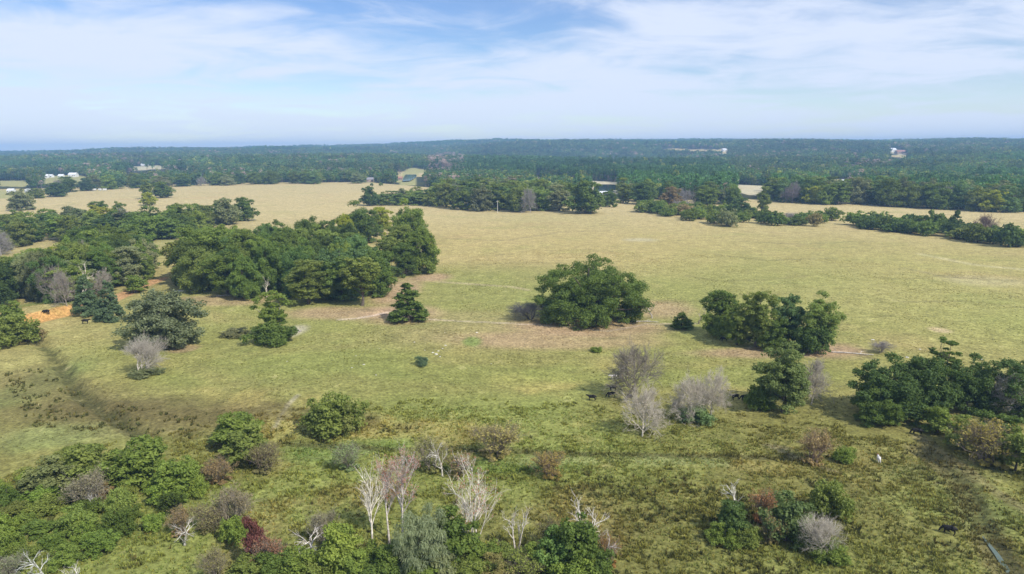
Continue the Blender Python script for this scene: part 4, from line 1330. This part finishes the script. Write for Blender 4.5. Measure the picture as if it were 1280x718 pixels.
# ------------------------------------------------------------------ shrubs of the middle ground
single('bush', 414, 541, 497, 66, OLIVE, 'large olive shrub in open grass left of centre', seed=1)
single('bush', 434, 540, 503, 40, (0.11, 0.12, 0.035), 'yellowish shrub joined to the right of the large olive shrub', seed=2)
single('brush', 618, 570, 529, 62, BROWN, 'reddish-brown twiggy shrub in the centre foreground', seed=1, bark=(0.85, 0.75, 0.68), leafcol=(0.260, 0.225, 0.080))
single('brush', 540, 588, 548, 44, BROWN, 'brown twiggy shrub left of the pale thin stems', seed=2, bark=(0.9, 0.85, 0.8), leafcol=(0.148, 0.148, 0.050))
single('dead_snag', 553, 596, 547, 24, (1, 0.98, 0.94), 'thin pale stems among brown twiggy shrubs', seed=4)
single('brush', 572, 594, 566, 38, BROWN, 'low brown twiggy shrub right of the pale thin stems', seed=3, bark=(0.7, 0.6, 0.55), leafcol=(0.135, 0.120, 0.045))
single('brush', 437, 586, 554, 38, GREY, 'small grey twiggy shrub below the large olive shrub', seed=4, bark=(0.9, 0.86, 0.84), leafcol=(0.135, 0.169, 0.070))
single('brush', 688, 596, 566, 42, RUST, 'small russet shrub right of centre foreground', seed=5, bark=(0.7, 0.55, 0.5), leafcol=(0.210, 0.162, 0.050))
single('brush', 1017, 579, 538, 44, BROWN, 'reddish twiggy shrub left of the small green bush', seed=6, bark=(0.75, 0.6, 0.56), leafcol=(0.260, 0.197, 0.090))
single('bush', 1055, 578, 560, 25, BRIGHT, 'small round green bush right of the reddish twiggy shrub', seed=3)
single('tallbush', 294, 556, 519, 56, MID, 'green shrub at the top of the left thicket', seed=1)
single('tallbush', 312, 580, 533, 54, OLIVE, 'olive shrub right below the green one topping the left thicket', seed=2)
single('brush', 330, 590, 554, 37, BROWN, 'brown twiggy shrub at the right rim of the left thicket', seed=7, bark=(0.75, 0.64, 0.6), leafcol=(0.125, 0.115, 0.048))
single('brush', 275, 603, 572, 42, RUST, 'russet twiggy shrub in the gap of the left thicket', seed=8, bark=(0.7, 0.6, 0.55), leafcol=(0.15, 0.11, 0.05))
single('bush', 528, 457, 446, 17, (0.06, 0.085, 0.045), 'small green weed bush by scattered pale stones', seed=5)
single('bush', 745, 440, 434, 14, BRIGHT, 'tiny bright weed patch below the huge oak', seed=6)
single('bare_round', 1101, 440, 425, 26, (0.9, 0.85, 0.85), 'small leafless shrub behind the right-hand dark group', seed=3)
single('bush', 294, 420, 411, 34, (0.10, 0.10, 0.045), 'low straggling olive bush left of the ragged tree', seed=7)

# left thicket
TH = [(DARK, 2), (MID, 5), (BRIGHT, 4), (OLIVE, 6), (BROWN, .8)]
belt([(-10, 618), (30, 606), (70, 590), (125, 583), (200, 592), (245, 598), (250, 628), (228, 650), (195, 668), (140, 690), (60, 712), (-10, 700)],
     40, [('bush', 5), ('tallbush', 3), ('brush', .8)], (2.2, 4.4), (3.4, 5.8), TH, 'left foreground thicket', 'shrubs of the left foreground thicket', rows=3, seed=11, min_d=4.5)
single('tallbush', 108, 603, 558, 58, OLIVE, 'tall olive shrub crowning the back of the left thicket', seed=3)
single('tallbush', 66, 616, 575, 52, (0.085, 0.095, 0.035), 'tall dull shrub left of the olive crown of the thicket', seed=4)
single('tallbush', 172, 606, 556, 60, MID, 'tall green shrub at the back right of the left thicket', seed=5)
single('brush', 120, 630, 588, 50, GREY, 'greyish twiggy shrub in the middle of the left thicket', seed=9, bark=(1, 0.95, 0.9), leafcol=(0.11, 0.10, 0.06))
single('tallbush', 226, 620, 576, 46, BRIGHT, 'bright green shrub at the right end of the left thicket', seed=6)
single('dead_snag', 118, 640, 612, 18, (1, 1, 0.97), 'white dead stem showing inside the left thicket', seed=5)
single('dead_snag', 231, 682, 645, 34, (1, 0.97, 0.93), 'forked white dead tree right of the left thicket', seed=6)
single('brush', 226, 668, 636, 32, RUST, 'russet brush behind the forked white dead tree', seed=10, bark=(0.8, 0.7, 0.65), leafcol=(0.15, 0.11, 0.05))
single('brush', 262, 660, 628, 47, BROWN, 'wide brown brush in the lower left clearing', seed=11, bark=(0.75, 0.66, 0.62), leafcol=(0.125, 0.115, 0.048))
single('brush', 295, 662, 612, 48, GREY, 'pale grey-brown brush above the purple shrub', seed=12, bark=(1.0, 0.93, 0.88), leafcol=(0.12, 0.10, 0.06))
single('bush', 292, 676, 648, 34, BRIGHT, 'bright green shrub left of the purple shrub', seed=8)
single('tallbush', 320, 712, 650, 22, PURP, 'dark purple-red shrub in the lower left foreground', seed=7)
single('brush', 335, 716, 672, 44, PURP, 'purplish twiggy shrub right of the dark purple-red one', seed=13, bark=(0.8, 0.72, 0.7), leafcol=(0.160, 0.085, 0.050))
single('dead_snag', 55, 724, 682, 32, (0.95, 1.0, 1.0), 'silver-white dead shrub at the bottom left', seed=8)
single('dead_snag', 94, 728, 703, 22, (1, 1, 0.98), 'pale broken stems at the bottom left edge', seed=9)
single('brush', 12, 722, 694, 36, GREY, 'grey twiggy shrub in the bottom left corner', seed=14, bark=(1, 0.95, 0.95), leafcol=(0.10, 0.11, 0.06))
single('brush', 270, 722, 690, 37, BROWN, 'brown twiggy shrub at the bottom edge left of the purple one', seed=15, bark=(0.85, 0.78, 0.72), leafcol=(0.125, 0.115, 0.048))
# foreground trees, bottom centre
WB = (1.2, 1.16, 1.08)
single('white', 466, 700, 574, 38, WB, 'tall white bare tree, leftmost of the bottom centre', seed=1, rz=0.6)
single('white_red', 487, 682, 576, 32, (1.0, 0.95, 0.9), 'slim white tree with few red leaves right of the tallest', seed=2, leafcol=(0.34, 0.15, 0.10), rz=2.0)
single('white_red', 504, 686, 566, 48, (0.95, 0.9, 0.88), 'pink and red leaved white tree of the bottom centre', seed=5, leafcol=(0.44, 0.17, 0.15), rz=1.0)
single('white_multi', 592, 697, 578, 78, WB, 'spreading multi-stemmed white tree with sparse reddish tips', seed=4, leafcol=(0.30, 0.13, 0.09), rz=0.3)
single('white', 588, 700, 604, 20, WB, 'straight white stem within the spreading multi-stemmed tree', seed=9, rz=3.0)
single('dead_snag', 388, 694, 652, 44, (1.05, 1.02, 1.0), 'small white fan-shaped dead tree in the foreground', seed=10)
single('brush', 408, 680, 638, 34, GREY, 'pale twiggy shrub behind the fan-shaped dead tree', seed=16, bark=(1.05, 1.0, 0.95), leafcol=(0.12, 0.11, 0.07))
single('dead_snag', 645, 686, 627, 30, (1, 0.97, 0.93), 'slim forked white dead tree right of the multi-stemmed one', seed=11)
single('dead_snag', 627, 704, 678, 12, (1, 0.97, 0.93), 'short white stump-like stem below the forked dead tree', seed=12)
single('dead_snag', 735, 690, 626, 44, (1.1, 1.08, 1.05), 'white forked dead tree above the green bottom shrub', seed=13)
single('dead_snag', 752, 712, 664, 22, (0.95, 0.92, 0.9), 'thin grey dead stems right of the green bottom shrub', seed=14)
single('feather', 527, 724, 642, 64, (0.13, 0.15, 0.085), 'feathery silver-green willow at the bottom centre')
single('tallbush', 424, 716, 657, 50, (0.12, 0.15, 0.03), 'yellow-green shrub right of the fan-shaped dead tree', seed=1)
single('tallbush', 446, 728, 692, 40, BRIGHT, 'bright green shrub at the foot of the tallest white tree', seed=2)
single('tallbush', 484, 726, 684, 40, DARK, 'dark green shrub between white tree and feathery willow', seed=3)
single('tallbush', 564, 706, 640, 58, DARK, 'dark green shrub right of the feathery willow', seed=4)
single('bush', 586, 728, 703, 50, OLIVE, 'olive shrub at the foot of the multi-stemmed white tree', seed=1)
single('bush', 618, 724, 694, 50, (0.11, 0.10, 0.035), 'brownish olive shrub at the bottom edge below the forked tree', seed=2)
single('bush', 372, 724, 690, 54, MID, 'green shrub beneath the fan-shaped dead tree', seed=3)
single('bush', 400, 728, 704, 46, OLIVE, 'low olive shrub at the bottom edge left of yellow-green one', seed=4)
single('tallbush', 694, 714, 668, 46, (0.075, 0.115, 0.03), 'green shrub at bottom, left of a white forked dead tree', seed=5)
single('tallbush', 722, 712, 650, 52, DARK, 'dark green shrub around the white forked dead tree', seed=6)
single('bush', 716, 724, 690, 60, BRIGHT, 'bright green low shrub below the white forked dead tree', seed=7)
single('brush', 690, 690, 650, 40, BROWN, 'dark brown brush behind the green bottom shrub', seed=17, bark=(0.5, 0.42, 0.38), leafcol=(0.085, 0.085, 0.030))
single('brush', 762, 708, 668, 28, RUST, 'thin russet brush right of the grey dead stems', seed=18, bark=(0.8, 0.7, 0.62), leafcol=(0.235, 0.141, 0.050))
single('brush', 655, 724, 694, 46, OLIVE, 'olive brush at the bottom edge left of the green shrubs', seed=19, bark=(0.6, 0.55, 0.5), leafcol=(0.160, 0.183, 0.040))
single('tallbush', 548, 728, 690, 40, GREY, 'grey-green shrub at the right foot of the feathery willow', seed=8)
for k, (px, py, tp, w, cc, lb) in enumerate([
        (345, 726, 694, 40, DARK, 'dark green shrub at the bottom edge right of the purplish one'),
        (462, 712, 684, 34, MID, 'green shrub right behind the base of the tallest white tree'),
        (505, 706, 676, 36, DEEP, 'deep green shrub behind the feathery willow'),
        (545, 694, 656, 36, DARK, 'dark green shrub between willow and multi-stemmed white tree'),
        (602, 712, 680, 40, MID, 'green shrub right of the multi-stemmed white tree base'),
        (636, 712, 686, 36, OLIVE, 'olive shrub under the slim forked dead tree'),
        (668, 716, 682, 36, MID, 'green shrub left of the green bottom group'),
        (748, 722, 688, 34, DARK, 'dark shrub right of the bright low shrub at bottom'),
        (310, 726, 700, 40, OLIVE, 'olive shrub at the bottom edge under the purple shrub'),
        (526, 732, 704, 60, MID, 'wide green shrub at the bottom edge under the willow'),
        (466, 734, 708, 50, DARK, 'dark shrub at the bottom edge under the tallest white tree')]):
    single('tallbush', px, py, tp, w, cc, lb, seed=40 + k)
# brush island lower right
single('dead_snag', 924, 648, 603, 30, (0.95, 0.95, 0.9), 'pale bare sapling at the back left of the right brush island', seed=15)
single('tallbush', 914, 668, 628, 40, DEEP, 'deep green shrub at the left of the right brush island', seed=1)
single('bush', 906, 678, 656, 42, MID, 'green low shrub at the left front of the right brush island', seed=2)
single('brush', 953, 652, 612, 34, RUST, 'orange-red leaved shrub in the right brush island', seed=20, bark=(0.8, 0.7, 0.62), leafcol=(0.19, 0.10, 0.045))
single('bush', 935, 682, 660, 32, OLIVE, 'olive low shrub at the front centre of the right brush island', seed=3)
single('tallbush', 982, 676, 620, 52, (0.055, 0.075, 0.025), 'dark olive tall shrub in the middle of the right brush island', seed=4)
single('bush', 1000, 680, 650, 40, DARK, 'dark shrub at the foot of the dark olive tall shrub', seed=5)
single('bare_round', 1030, 692, 641, 48, (1.6, 1.52, 1.36), 'silver bare shrub at the right end of the right brush island', seed=6)
single('bush', 1034, 698, 678, 44, MID, 'green undergrowth at the foot of the silver bare shrub', seed=7)
single('bush', 1034, 644, 604, 48, OLIVE, 'yellowish olive shrub behind the silver bare shrub', seed=8)
single('brush', 962, 678, 640, 34, BROWN, 'brown twiggy shrub in the heart of the right brush island', seed=21, bark=(0.7, 0.6, 0.55), leafcol=(0.135, 0.113, 0.045))


# ------------------------------------------------------------------ cattle
def cow_mesh(name, grazing):
    J = [(-0.95, 0, 1.22), (-0.5, 0, 1.2), (0.0, 0, 1.12), (0.5, 0, 1.15), (0.82, 0, 1.24)]
    R = [(0.24, 0.24), (0.33, 0.36), (0.36, 0.42), (0.32, 0.38), (0.22, 0.28)]
    E = [(0, 1), (1, 2), (2, 3), (3, 4)]
    if grazing: H = [(1.12, 0, 0.95), (1.32, 0, 0.58), (1.44, 0, 0.26)]
    else: H = [(1.12, 0, 1.36), (1.36, 0, 1.46), (1.68, 0, 1.28)]
    hr = [(0.16, 0.18), (0.14, 0.15), (0.085, 0.09)]
    p = 4
    for q, r in zip(H, hr):
        J.append(q); R.append(r); E.append((p, len(J) - 1)); p = len(J) - 1
    hd = H[1]
    for s in (-1, 1):      # ears
        J.append((hd[0] - 0.05, s * 0.3, hd[2] + 0.08)); R.append((0.03, 0.05)); E.append((6, len(J) - 1))
    for x, root, back in ((0.62, 3, 0), (-0.72, 1, 1)):
        for s in (-1, 1):
            st = 0.08 * s * (1 if back else -1)
            J.append((x, s * 0.2, 0.78)); R.append((0.13, 0.13)); a = len(J) - 1; E.append((root, a))
            J.append((x + (-0.10 if back else 0.02) + st * 0.5, s * 0.21, 0.42)); R.append((0.075, 0.075)); E.append((a, a + 1))
            J.append((x + st, s * 0.21, 0.08)); R.append((0.055, 0.055)); E.append((a + 1, a + 2))
            J.append((x + st + 0.05, s * 0.21, 0.0)); R.append((0.06, 0.05)); E.append((a + 2, a + 3))
    J.append((-1.16, 0, 1.05)); R.append((0.045, 0.045)); t = len(J) - 1; E.append((0, t))
    J.append((-1.2, 0, 0.55)); R.append((0.035, 0.035)); E.append((t, t + 1))
    me = bpy.data.meshes.new(name); me.from_pydata(J, E, [])
    o = bpy.data.objects.new('cow_base', me); COL.objects.link(o)
    o.modifiers.new('skin', 'SKIN')
    sv = me.skin_vertices[0].data
    for i, r in enumerate(R): sv[i].radius = r
    sv[2].use_root = True
    m = o.modifiers.new('sub', 'SUBSURF'); m.levels = 2; m.render_levels = 2
    dg = bpy.context.evaluated_depsgraph_get()
    out = bpy.data.meshes.new_from_object(o.evaluated_get(dg))
    out.name = name
    for pl in out.polygons: pl.use_smooth = True
    bpy.data.objects.remove(o)
    out.materials.clear(); out.materials.append(M['hide'])
    return out


COW_UP = cow_mesh('cow_standing', False); COW_DN = cow_mesh('cow_grazing', True)


def patched_material():
    m, N, L = new_mat('white_cow_brown_head')
    out = N('ShaderNodeOutputMaterial'); b = N('ShaderNodeBsdfPrincipled'); b.inputs['Roughness'].default_value = 0.7
    tc = N('ShaderNodeTexCoord'); sp = N('ShaderNodeSeparateXYZ'); L(tc.outputs['Object'], sp.inputs[0])
    n = N('ShaderNodeTexNoise'); n.inputs['Scale'].default_value = 2.0; L(tc.outputs['Object'], n.inputs['Vector'])
    ad = N('ShaderNodeMath'); ad.operation = 'MULTIPLY_ADD'; ad.inputs[1].default_value = 0.6
    L(n.outputs[0], ad.inputs[0]); L(sp.outputs[0], ad.inputs[2])
    r = N('ShaderNodeMapRange'); r.inputs['From Min'].default_value = 1.15; r.inputs['From Max'].default_value = 1.3
    L(ad.outputs[0], r.inputs['Value'])
    mx = N('ShaderNodeMix'); mx.data_type = 'RGBA'; L(r.outputs[0], mx.inputs[0])
    mx.inputs[6].default_value = (0.66, 0.63, 0.58, 1); mx.inputs[7].default_value = (0.16, 0.06, 0.03, 1)
    L(mx.outputs[2], b.inputs['Base Color']); L(b.outputs[0], out.inputs['Surface'])
    return m


M['patched'] = patched_material()
COW_PATCH = COW_UP.copy(); COW_PATCH.materials.clear(); COW_PATCH.materials.append(M['patched'])


def cow(px, py, ang, label, mesh=COW_DN, col=(0.018, 0.016, 0.015), size=1.0):
    P = at(px, py)
    o = bpy.data.objects.new('cow', mesh); COL.objects.link(o)
    o.location = (P.x, P.y, P.z); o.rotation_euler = (0, 0, math.radians(ang)); o.scale = (size,) * 3
    o.color = (*col, 1)
    tag(o, label, 'cow', 'grazing cattle')


BLK = (0.016, 0.014, 0.013)
cow(1186, 668, 150, 'black cow nearest the camera at lower right near the ditch water', COW_DN, size=1.0)
cow(1146, 544, 160, 'black cow just below the right-hand dark oaks', COW_DN)
cow(1098, 578, 75, 'white cow with brown head in the right foreground', COW_PATCH, size=0.85)
cow(740, 501, 165, 'black cow farthest left beside the brownish-grey bare tree', COW_UP)
cow(764, 497, 185, 'black cow in the shade, lower of two close together', COW_DN)
cow(766, 489, 170, 'black cow in the shade, upper of two close together', COW_UP)
cow(767, 475, 200, 'white cow at the back of the shade by the bare tree', COW_UP, (0.72, 0.68, 0.62))
cow(786, 501, 30, 'dark grey cow close under the brownish-grey bare tree', COW_DN, (0.05, 0.045, 0.045))
cow(843, 510, 60, 'black cow at the left foot of the close bare pair', COW_DN)
cow(919, 500, 190, 'black cow, left of three by the dense olive tree', COW_UP)
cow(931, 501, 175, 'black cow, middle of three by the dense olive tree', COW_DN)
cow(941, 507, 120, 'black cow, right of three by the dense olive tree', COW_DN)
cow(905, 427, 170, 'black cow in the shade of the right-centre clump', COW_DN)
cow(107, 405, 10, 'black cow on the grass right of the orange bank', COW_UP, size=1.15)
cow(58, 393, 190, 'black cow behind the orange bank', COW_DN, size=1.15)
cow(45, 408, 175, 'black cow standing on the orange bank', COW_DN, size=1.0)
cow(112, 394, 80, 'white cow at the foot of the left bank cedar', COW_UP, (0.7, 0.66, 0.6), size=1.0)

# ------------------------------------------------------------------ logs, rocks, pole


def log_thing(name, px, py, runs, label, cat='log', mat='log'):
    P = at(px, py)
    T = Tubes()
    for pts, r in runs:
        pts = np.array(pts, float); k = len(pts)
        # settle on the ground
        for i in range(k):
            pts[i, 2] += ground_z(P.x + pts[i, 0], P.y + pts[i, 1]) - P.z
        T.add(pts, np.linspace(r, r * 0.35, k), 7)
    o = bpy.data.objects.new(name, T.mesh(name, M[mat])); COL.objects.link(o); o.location = P
    tag(o, label, cat)


log_thing('fallen_log', 229, 365, [([(-3.4, -.6, .35), (-1, -.1, .45), (1.5, .4, .4), (3.4, .6, .35)], 0.42), ([(-2.5, -1.2, .2), (-.5, -.7, .3), (2, -.2, .35)], 0.3),
                                   ([(0.5, 0.2, .5), (1.5, -0.8, .9), (2.6, -1.2, .6)], 0.16)], 'pale weathered log lying at the left front of the central grove')
log_thing('fallen_log', 1068, 443, [([(-6, 2, .2), (-3, 1.2, .3), (0, 0, .3), (3, -1.0, .25), (5, -1.4, .2)], 0.22), ([(1.5, -.5, .3), (2.4, .6, .7), (3.2, 1.0, .5)], 0.1),
                                    ([(-5, 1.8, .2), (-4.6, 2.8, .8), (-4.7, 3.0, 1.4)], 0.09)], 'thin grey fallen trunk on worn earth right of the clump')
log_thing('fallen_branch', 806, 403, [([(-4, 0, .2), (-1, .4, .3), (2, 0, .3), (5, -.5, .2)], 0.2), ([(0, .2, .2), (1.4, 1.2, .6), (2.4, 1.6, .3)], 0.1), ([(2, 0, .2), (3.2, -1, .5), (4.4, -1.5, .2)], 0.1)],
          'grey fallen branches on bare earth right of the huge oak', 'branch')
log_thing('fallen_branch', 279, 371, [([(-3, 0, .2), (0, .5, .4), (3, 1.5, .3)], 0.2), ([(0, .5, .4), (1.2, 0, .9), (2.5, -.3, .5)], 0.12)], 'pale fallen branch at the shaded foot of the central grove', 'branch')


def rock_mesh(seed):
    rng = np.random.default_rng(seed)
    import bmesh
    bm = bmesh.new(); bmesh.ops.create_icosphere(bm, subdivisions=2, radius=1)
    for v in bm.verts:
        n = 1 + 0.28 * math.sin(v.co.x * 3 + seed) * math.cos(v.co.y * 4 + seed * 2) + rng.normal() * 0.07
        v.co *= n; v.co.z = max(v.co.z * 0.55, -0.2)
    me = bpy.data.meshes.new('rock_mesh'); bm.to_mesh(me); bm.free(); me.materials.append(M['rock'])
    return me


RK = [rock_mesh(s) for s in range(4)]
for i, (px, py, s) in enumerate(sorted([(541, 441, .7), (545, 443, .9), (548, 439, .5), (553, 436, .5), (557, 432, .6), (531, 438, .35), (596, 416, .7), (518, 428, .5), (455, 456, .6), (445, 445, .35),
                                 (440, 460, .45), (470, 469, .4), (614, 455, .35), (359, 452, .35), (556, 416, .3), (550, 446, .5), (474, 436, .25)])):
    P = at(px, py)
    o = bpy.data.objects.new('stone', RK[i % 4]); COL.objects.link(o)
    o.location = P; o.scale = (s * .62, s * 0.5, s * 0.42); o.rotation_euler = (0, 0, i * 1.3)
    tag(o, 'small pale stone, %s from left of those around the weed bush' % ORD[i], 'stone', 'pale stones by the weed bush')
for i, (px, py, s) in enumerate(sorted([(1091, 425, .7), (1150, 437, .6), (1134, 447, .8), (1228, 450, .6), (1222, 462, .7), (1238, 466, .8)])):
    P = at(px, py)
    o = bpy.data.objects.new('stone', RK[(i + 2) % 4]); COL.objects.link(o)
    o.location = P; o.scale = (s * .7, s * 0.55, s * 0.4); o.rotation_euler = (0, 0, i * 1.9)
    tag(o, 'small pale stone, %s from left behind the right-hand dark group' % ORD[i], 'stone', 'pale stones behind the dark group')
# grey brush pile beside the ragged tree
P = at(369, 415)
sg = []
rr = np.random.default_rng(3)
for i in range(220):
    a = rr.uniform(0, 6.28); q = rr.uniform(0, 1.6); c = np.array([math.cos(a) * q, math.sin(a) * q, 0.15 + (1.6 - q) * 0.6 * rr.random()])
    e = rr.normal(size=3) * np.array([1, 1, 0.35]); e /= np.linalg.norm(e)
    sg.append((*(c - e * 0.9), *(c + e * 0.9), rr.uniform(0.8, 2)))
sg = [(s[0], s[1], max(0.03, s[2]), s[3], s[4], max(0.03, s[5]), s[6]) for s in sg]
o = bpy.data.objects.new('brush_pile', twig_mesh('brush_pile', sg, M['log'], 0.05)); COL.objects.link(o); o.location = P
tag(o, 'pale grey pile of brushwood right of the ragged tree', 'brush pile')


# utility pole by the far belt
def pole(px, py, top, label):
    P = at(px, py); H, _ = size_at(P, top, 5)
    root = thing('utility_pole', P); tag(root, label, 'pole')
    T = Tubes(); T.add([(0, 0, -1), (0, 0, H * .5), (0.05, 0, H)], [0.28, 0.24, 0.18], 8)
    part('pole', T.mesh('pole', M['pole']), root)
    T = Tubes(); T.add([(-1.2, 0, H - .9), (0, 0, H - .85), (1.2, 0, H - .9)], [0.09, 0.1, 0.09], 4)
    part('crossarm', T.mesh('crossarm', M['pole']), root)
    for x in (-1.1, -0.5, 1.1):
        T = Tubes(); T.add([(x, 0, H - .85), (x, 0, H - .7), (x, 0, H - .55)], [0.05, 0.07, 0.04], 6)
        part('insulator', T.mesh('insulator', M['white_wall']), root)


pole(622, 266.5, 251, 'pale utility pole in front of the far centre belt')


# ------------------------------------------------------------------ far buildings
def box(lo, hi):
    x0, y0, z0 = lo; x1, y1, z1 = hi
    V = [(x0, y0, z0), (x1, y0, z0), (x1, y1, z0), (x0, y1, z0), (x0, y0, z1), (x1, y0, z1), (x1, y1, z1), (x0, y1, z1)]
    F = [(3, 2, 1, 0), (4, 5, 6, 7), (0, 1, 5, 4), (1, 2, 6, 5), (2, 3, 7, 6), (3, 0, 4, 7)]
    return V, F


def pmesh(name, V, F, mat, root):
    me = bpy.data.meshes.new(name); me.from_pydata(V, [], F); me.materials.append(mat)
    return part(name, me, root)


def house(px, py, wpx, hgt, label, wall='white_wall', roof='tin_roof', depth=9.0, rz=0.0, name='house', cat='house', windows=3):
    P = at(px, py); dep = P.y * cP - (P.z - CAM_H) * sP
    w = wpx / FPX * dep / 2; dd = depth / 2; h = hgt * 0.6; rh = hgt * 0.4
    root = thing(name, P, rz); tag(root, label, cat)
    # walls with gable ends
    V = [(-w, -dd, -1), (w, -dd, -1), (w, dd, -1), (-w, dd, -1), (-w, -dd, h), (w, -dd, h), (w, dd, h), (-w, dd, h), (-w, 0, h + rh), (w, 0, h + rh)]
    F = [(0, 1, 5, 4), (2, 3, 7, 6), (1, 2, 6, 9, 5), (3, 0, 4, 8, 7)]
    pmesh('wall', V, F, M[wall], root)
    e = 0.5; sl = rh / dd; t = 0.18
    Vr = []; Fr = []
    for s in (-1, 1):
        b = len(Vr)
        ridge = (0, h + rh + t); eave = (s * (dd + e), h - e * sl + t)
        for (yy, zz) in (ridge, eave, (eave[0], eave[1] - t * .9), (0, h + rh + 0.02)):
            Vr += [(-w - e, yy, zz), (w + e, yy, zz)]
        Fr += [(b, b + 1, b + 3, b + 2), (b + 2, b + 3, b + 5, b + 4), (b + 4, b + 5, b + 7, b + 6), (b, b + 2, b + 4, b + 6), (b + 1, b + 7, b + 5, b + 3)]
    pmesh('roof', Vr, Fr, M[roof], root)
    V, F = box((-0.6, -dd - 0.06, -0.5), (0.6, -dd - 0.01, min(2.2, h * 0.8))); pmesh('door', V, F, M['glass'], root)
    for i in range(windows):
        x = -w + (i + 0.5) * 2 * w / windows
        if abs(x) < 1.6: x += 2.4
        if abs(x) > w - 0.8: continue
        V, F = box((x - 0.7, -dd - 0.06, h * 0.35), (x + 0.7, -dd - 0.01, h * 0.78)); pmesh('window', V, F, M['glass'], root)


house(57, 223, 7, 9, 'white farmhouse, leftmost of the far left farmyard', rz=0.2)
house(64, 222, 5, 7, 'small white shed next to the leftmost far farmhouse', rz=-0.1)
house(77, 222.5, 6, 8, 'white farmhouse between two sheds of the far left farmyard', rz=0.1)
house(92, 221.5, 9, 10, 'large white barn at the right of the far left farmyard', rz=0.05, name='barn', cat='barn', depth=14)
house(14.5, 241, 7, 6, 'low pale-roofed house at the far left edge', rz=0.15)
house(37, 240.5, 8, 5, 'long pale-roofed shed right of the far left edge house', rz=-0.3, name='shed', cat='shed')
house(3, 210, 8, 12, 'white building high at the far left edge', rz=0.1)
house(142, 212, 4, 12, 'small pinkish house among far left woods', wall='tan_wall', roof='red_roof', rz=0.2)
house(154, 212, 4, 10, 'small white house right of the pinkish far house', rz=0.1)
house(181, 207.8, 8, 8, 'long white barn behind the pale far left clearing', rz=0.0, name='barn', cat='barn')
house(463, 228, 8, 9, 'grey-roofed house left of the far pond', wall='tan_wall', roof='grey_roof', rz=0.1)
house(446, 226, 5, 8, 'small grey-roofed house left of the other grey roof', wall='tan_wall', roof='grey_roof', rz=-0.1)
house(498, 225.5, 10, 7, 'rust-roofed barn beside the far pond', wall='tan_wall', roof='red_roof', rz=0.1, name='barn', cat='barn', depth=12)
house(905, 189.5, 5, 12, 'pale building on the far wooded slope right of centre', rz=0.2, depth=20)
house(1070, 186.5, 16, 10, 'long low white building high on the far right hill', rz=0.0, depth=20)
house(1115, 190, 8, 14, 'white building, left of the pair on the far right hill', rz=0.1, depth=18)
house(1126, 192.5, 13, 13, 'pinkish roofed building, right of the pair on the far right hill', wall='tan_wall', roof='red_roof', rz=0.05, depth=20)
house(1003, 207, 9, 9, 'white barn in the woods right of centre', rz=0.1, name='barn', cat='barn', depth=14)
house(1057, 229, 12, 6, 'low pale shed roof behind the right-hand tree line', rz=0.1, name='shed', cat='shed')
house(754, 243, 10, 4, 'low white boathouse at the dark pond', rz=0.0, name='shed', cat='shed', depth=5)


def trailer(px, py, L, label):
    P = at(px, py); root = thing('livestock_trailer', P, random.uniform(-0.2, 0.2)); tag(root, label, 'trailer')
    V, F = box((-L / 2, -1.2, 0.8), (L / 2, 1.2, 3.2)); pmesh('body', V, F, M['white_wall'], root)
    V, F = box((-L / 2 - .1, -1.3, 3.22), (L / 2 + .1, 1.3, 3.4)); pmesh('roof', V, F, M['tin_roof'], root)
    V, F = box((L / 2 + .02, -.1, 0.7), (L / 2 + 1.6, .1, 0.9)); pmesh('drawbar', V, F, M['tyre'], root)
    for x in (-L * .2, L * .05):
        for s in (-1, 1):
            T = Tubes(); T.add([(x, s * 1.0, .45), (x, s * 1.1, .45), (x, s * 1.22, .45)], [.45, .46, .44], 12)
            part('wheel', T.mesh('wheel', M['tyre']), root)


for px, L, lb in [(104, 7, 'white trailer, leftmost of the row in the far left field'), (111, 5, 'short white trailer, second of the row in the far left field'),
                  (118, 5, 'white trailer, third of the row in the far left field'), (125, 4, 'small white trailer, fourth of the row in the far left field'),
                  (131, 5, 'white trailer, rightmost of the row in the far left field')]:
    trailer(px, 238.6, L, lb)


# ------------------------------------------------------------------ haze: even air round the whole place
def haze():
    V, F = box((-8900, -8900, -75), (8900, 8900, 142))
    me = bpy.data.meshes.new('haze'); me.from_pydata(V, [], F)
    m, N, L = new_mat('haze_air')
    out = N('ShaderNodeOutputMaterial'); v = N('ShaderNodeVolumePrincipled')
    v.inputs['Color'].default_value = (0.36, 0.63, 1.0, 1)
    v.inputs['Density'].default_value = 1.5e-4
    v.inputs['Anisotropy'].default_value = 0.0
    L(v.outputs[0], out.inputs['Volume'])
    me.materials.append(m)
    o = bpy.data.objects.new('haze', me); COL.objects.link(o)
    o['kind'] = 'stuff'; o['label'] = 'thin blue haze over the distant woods'


haze()
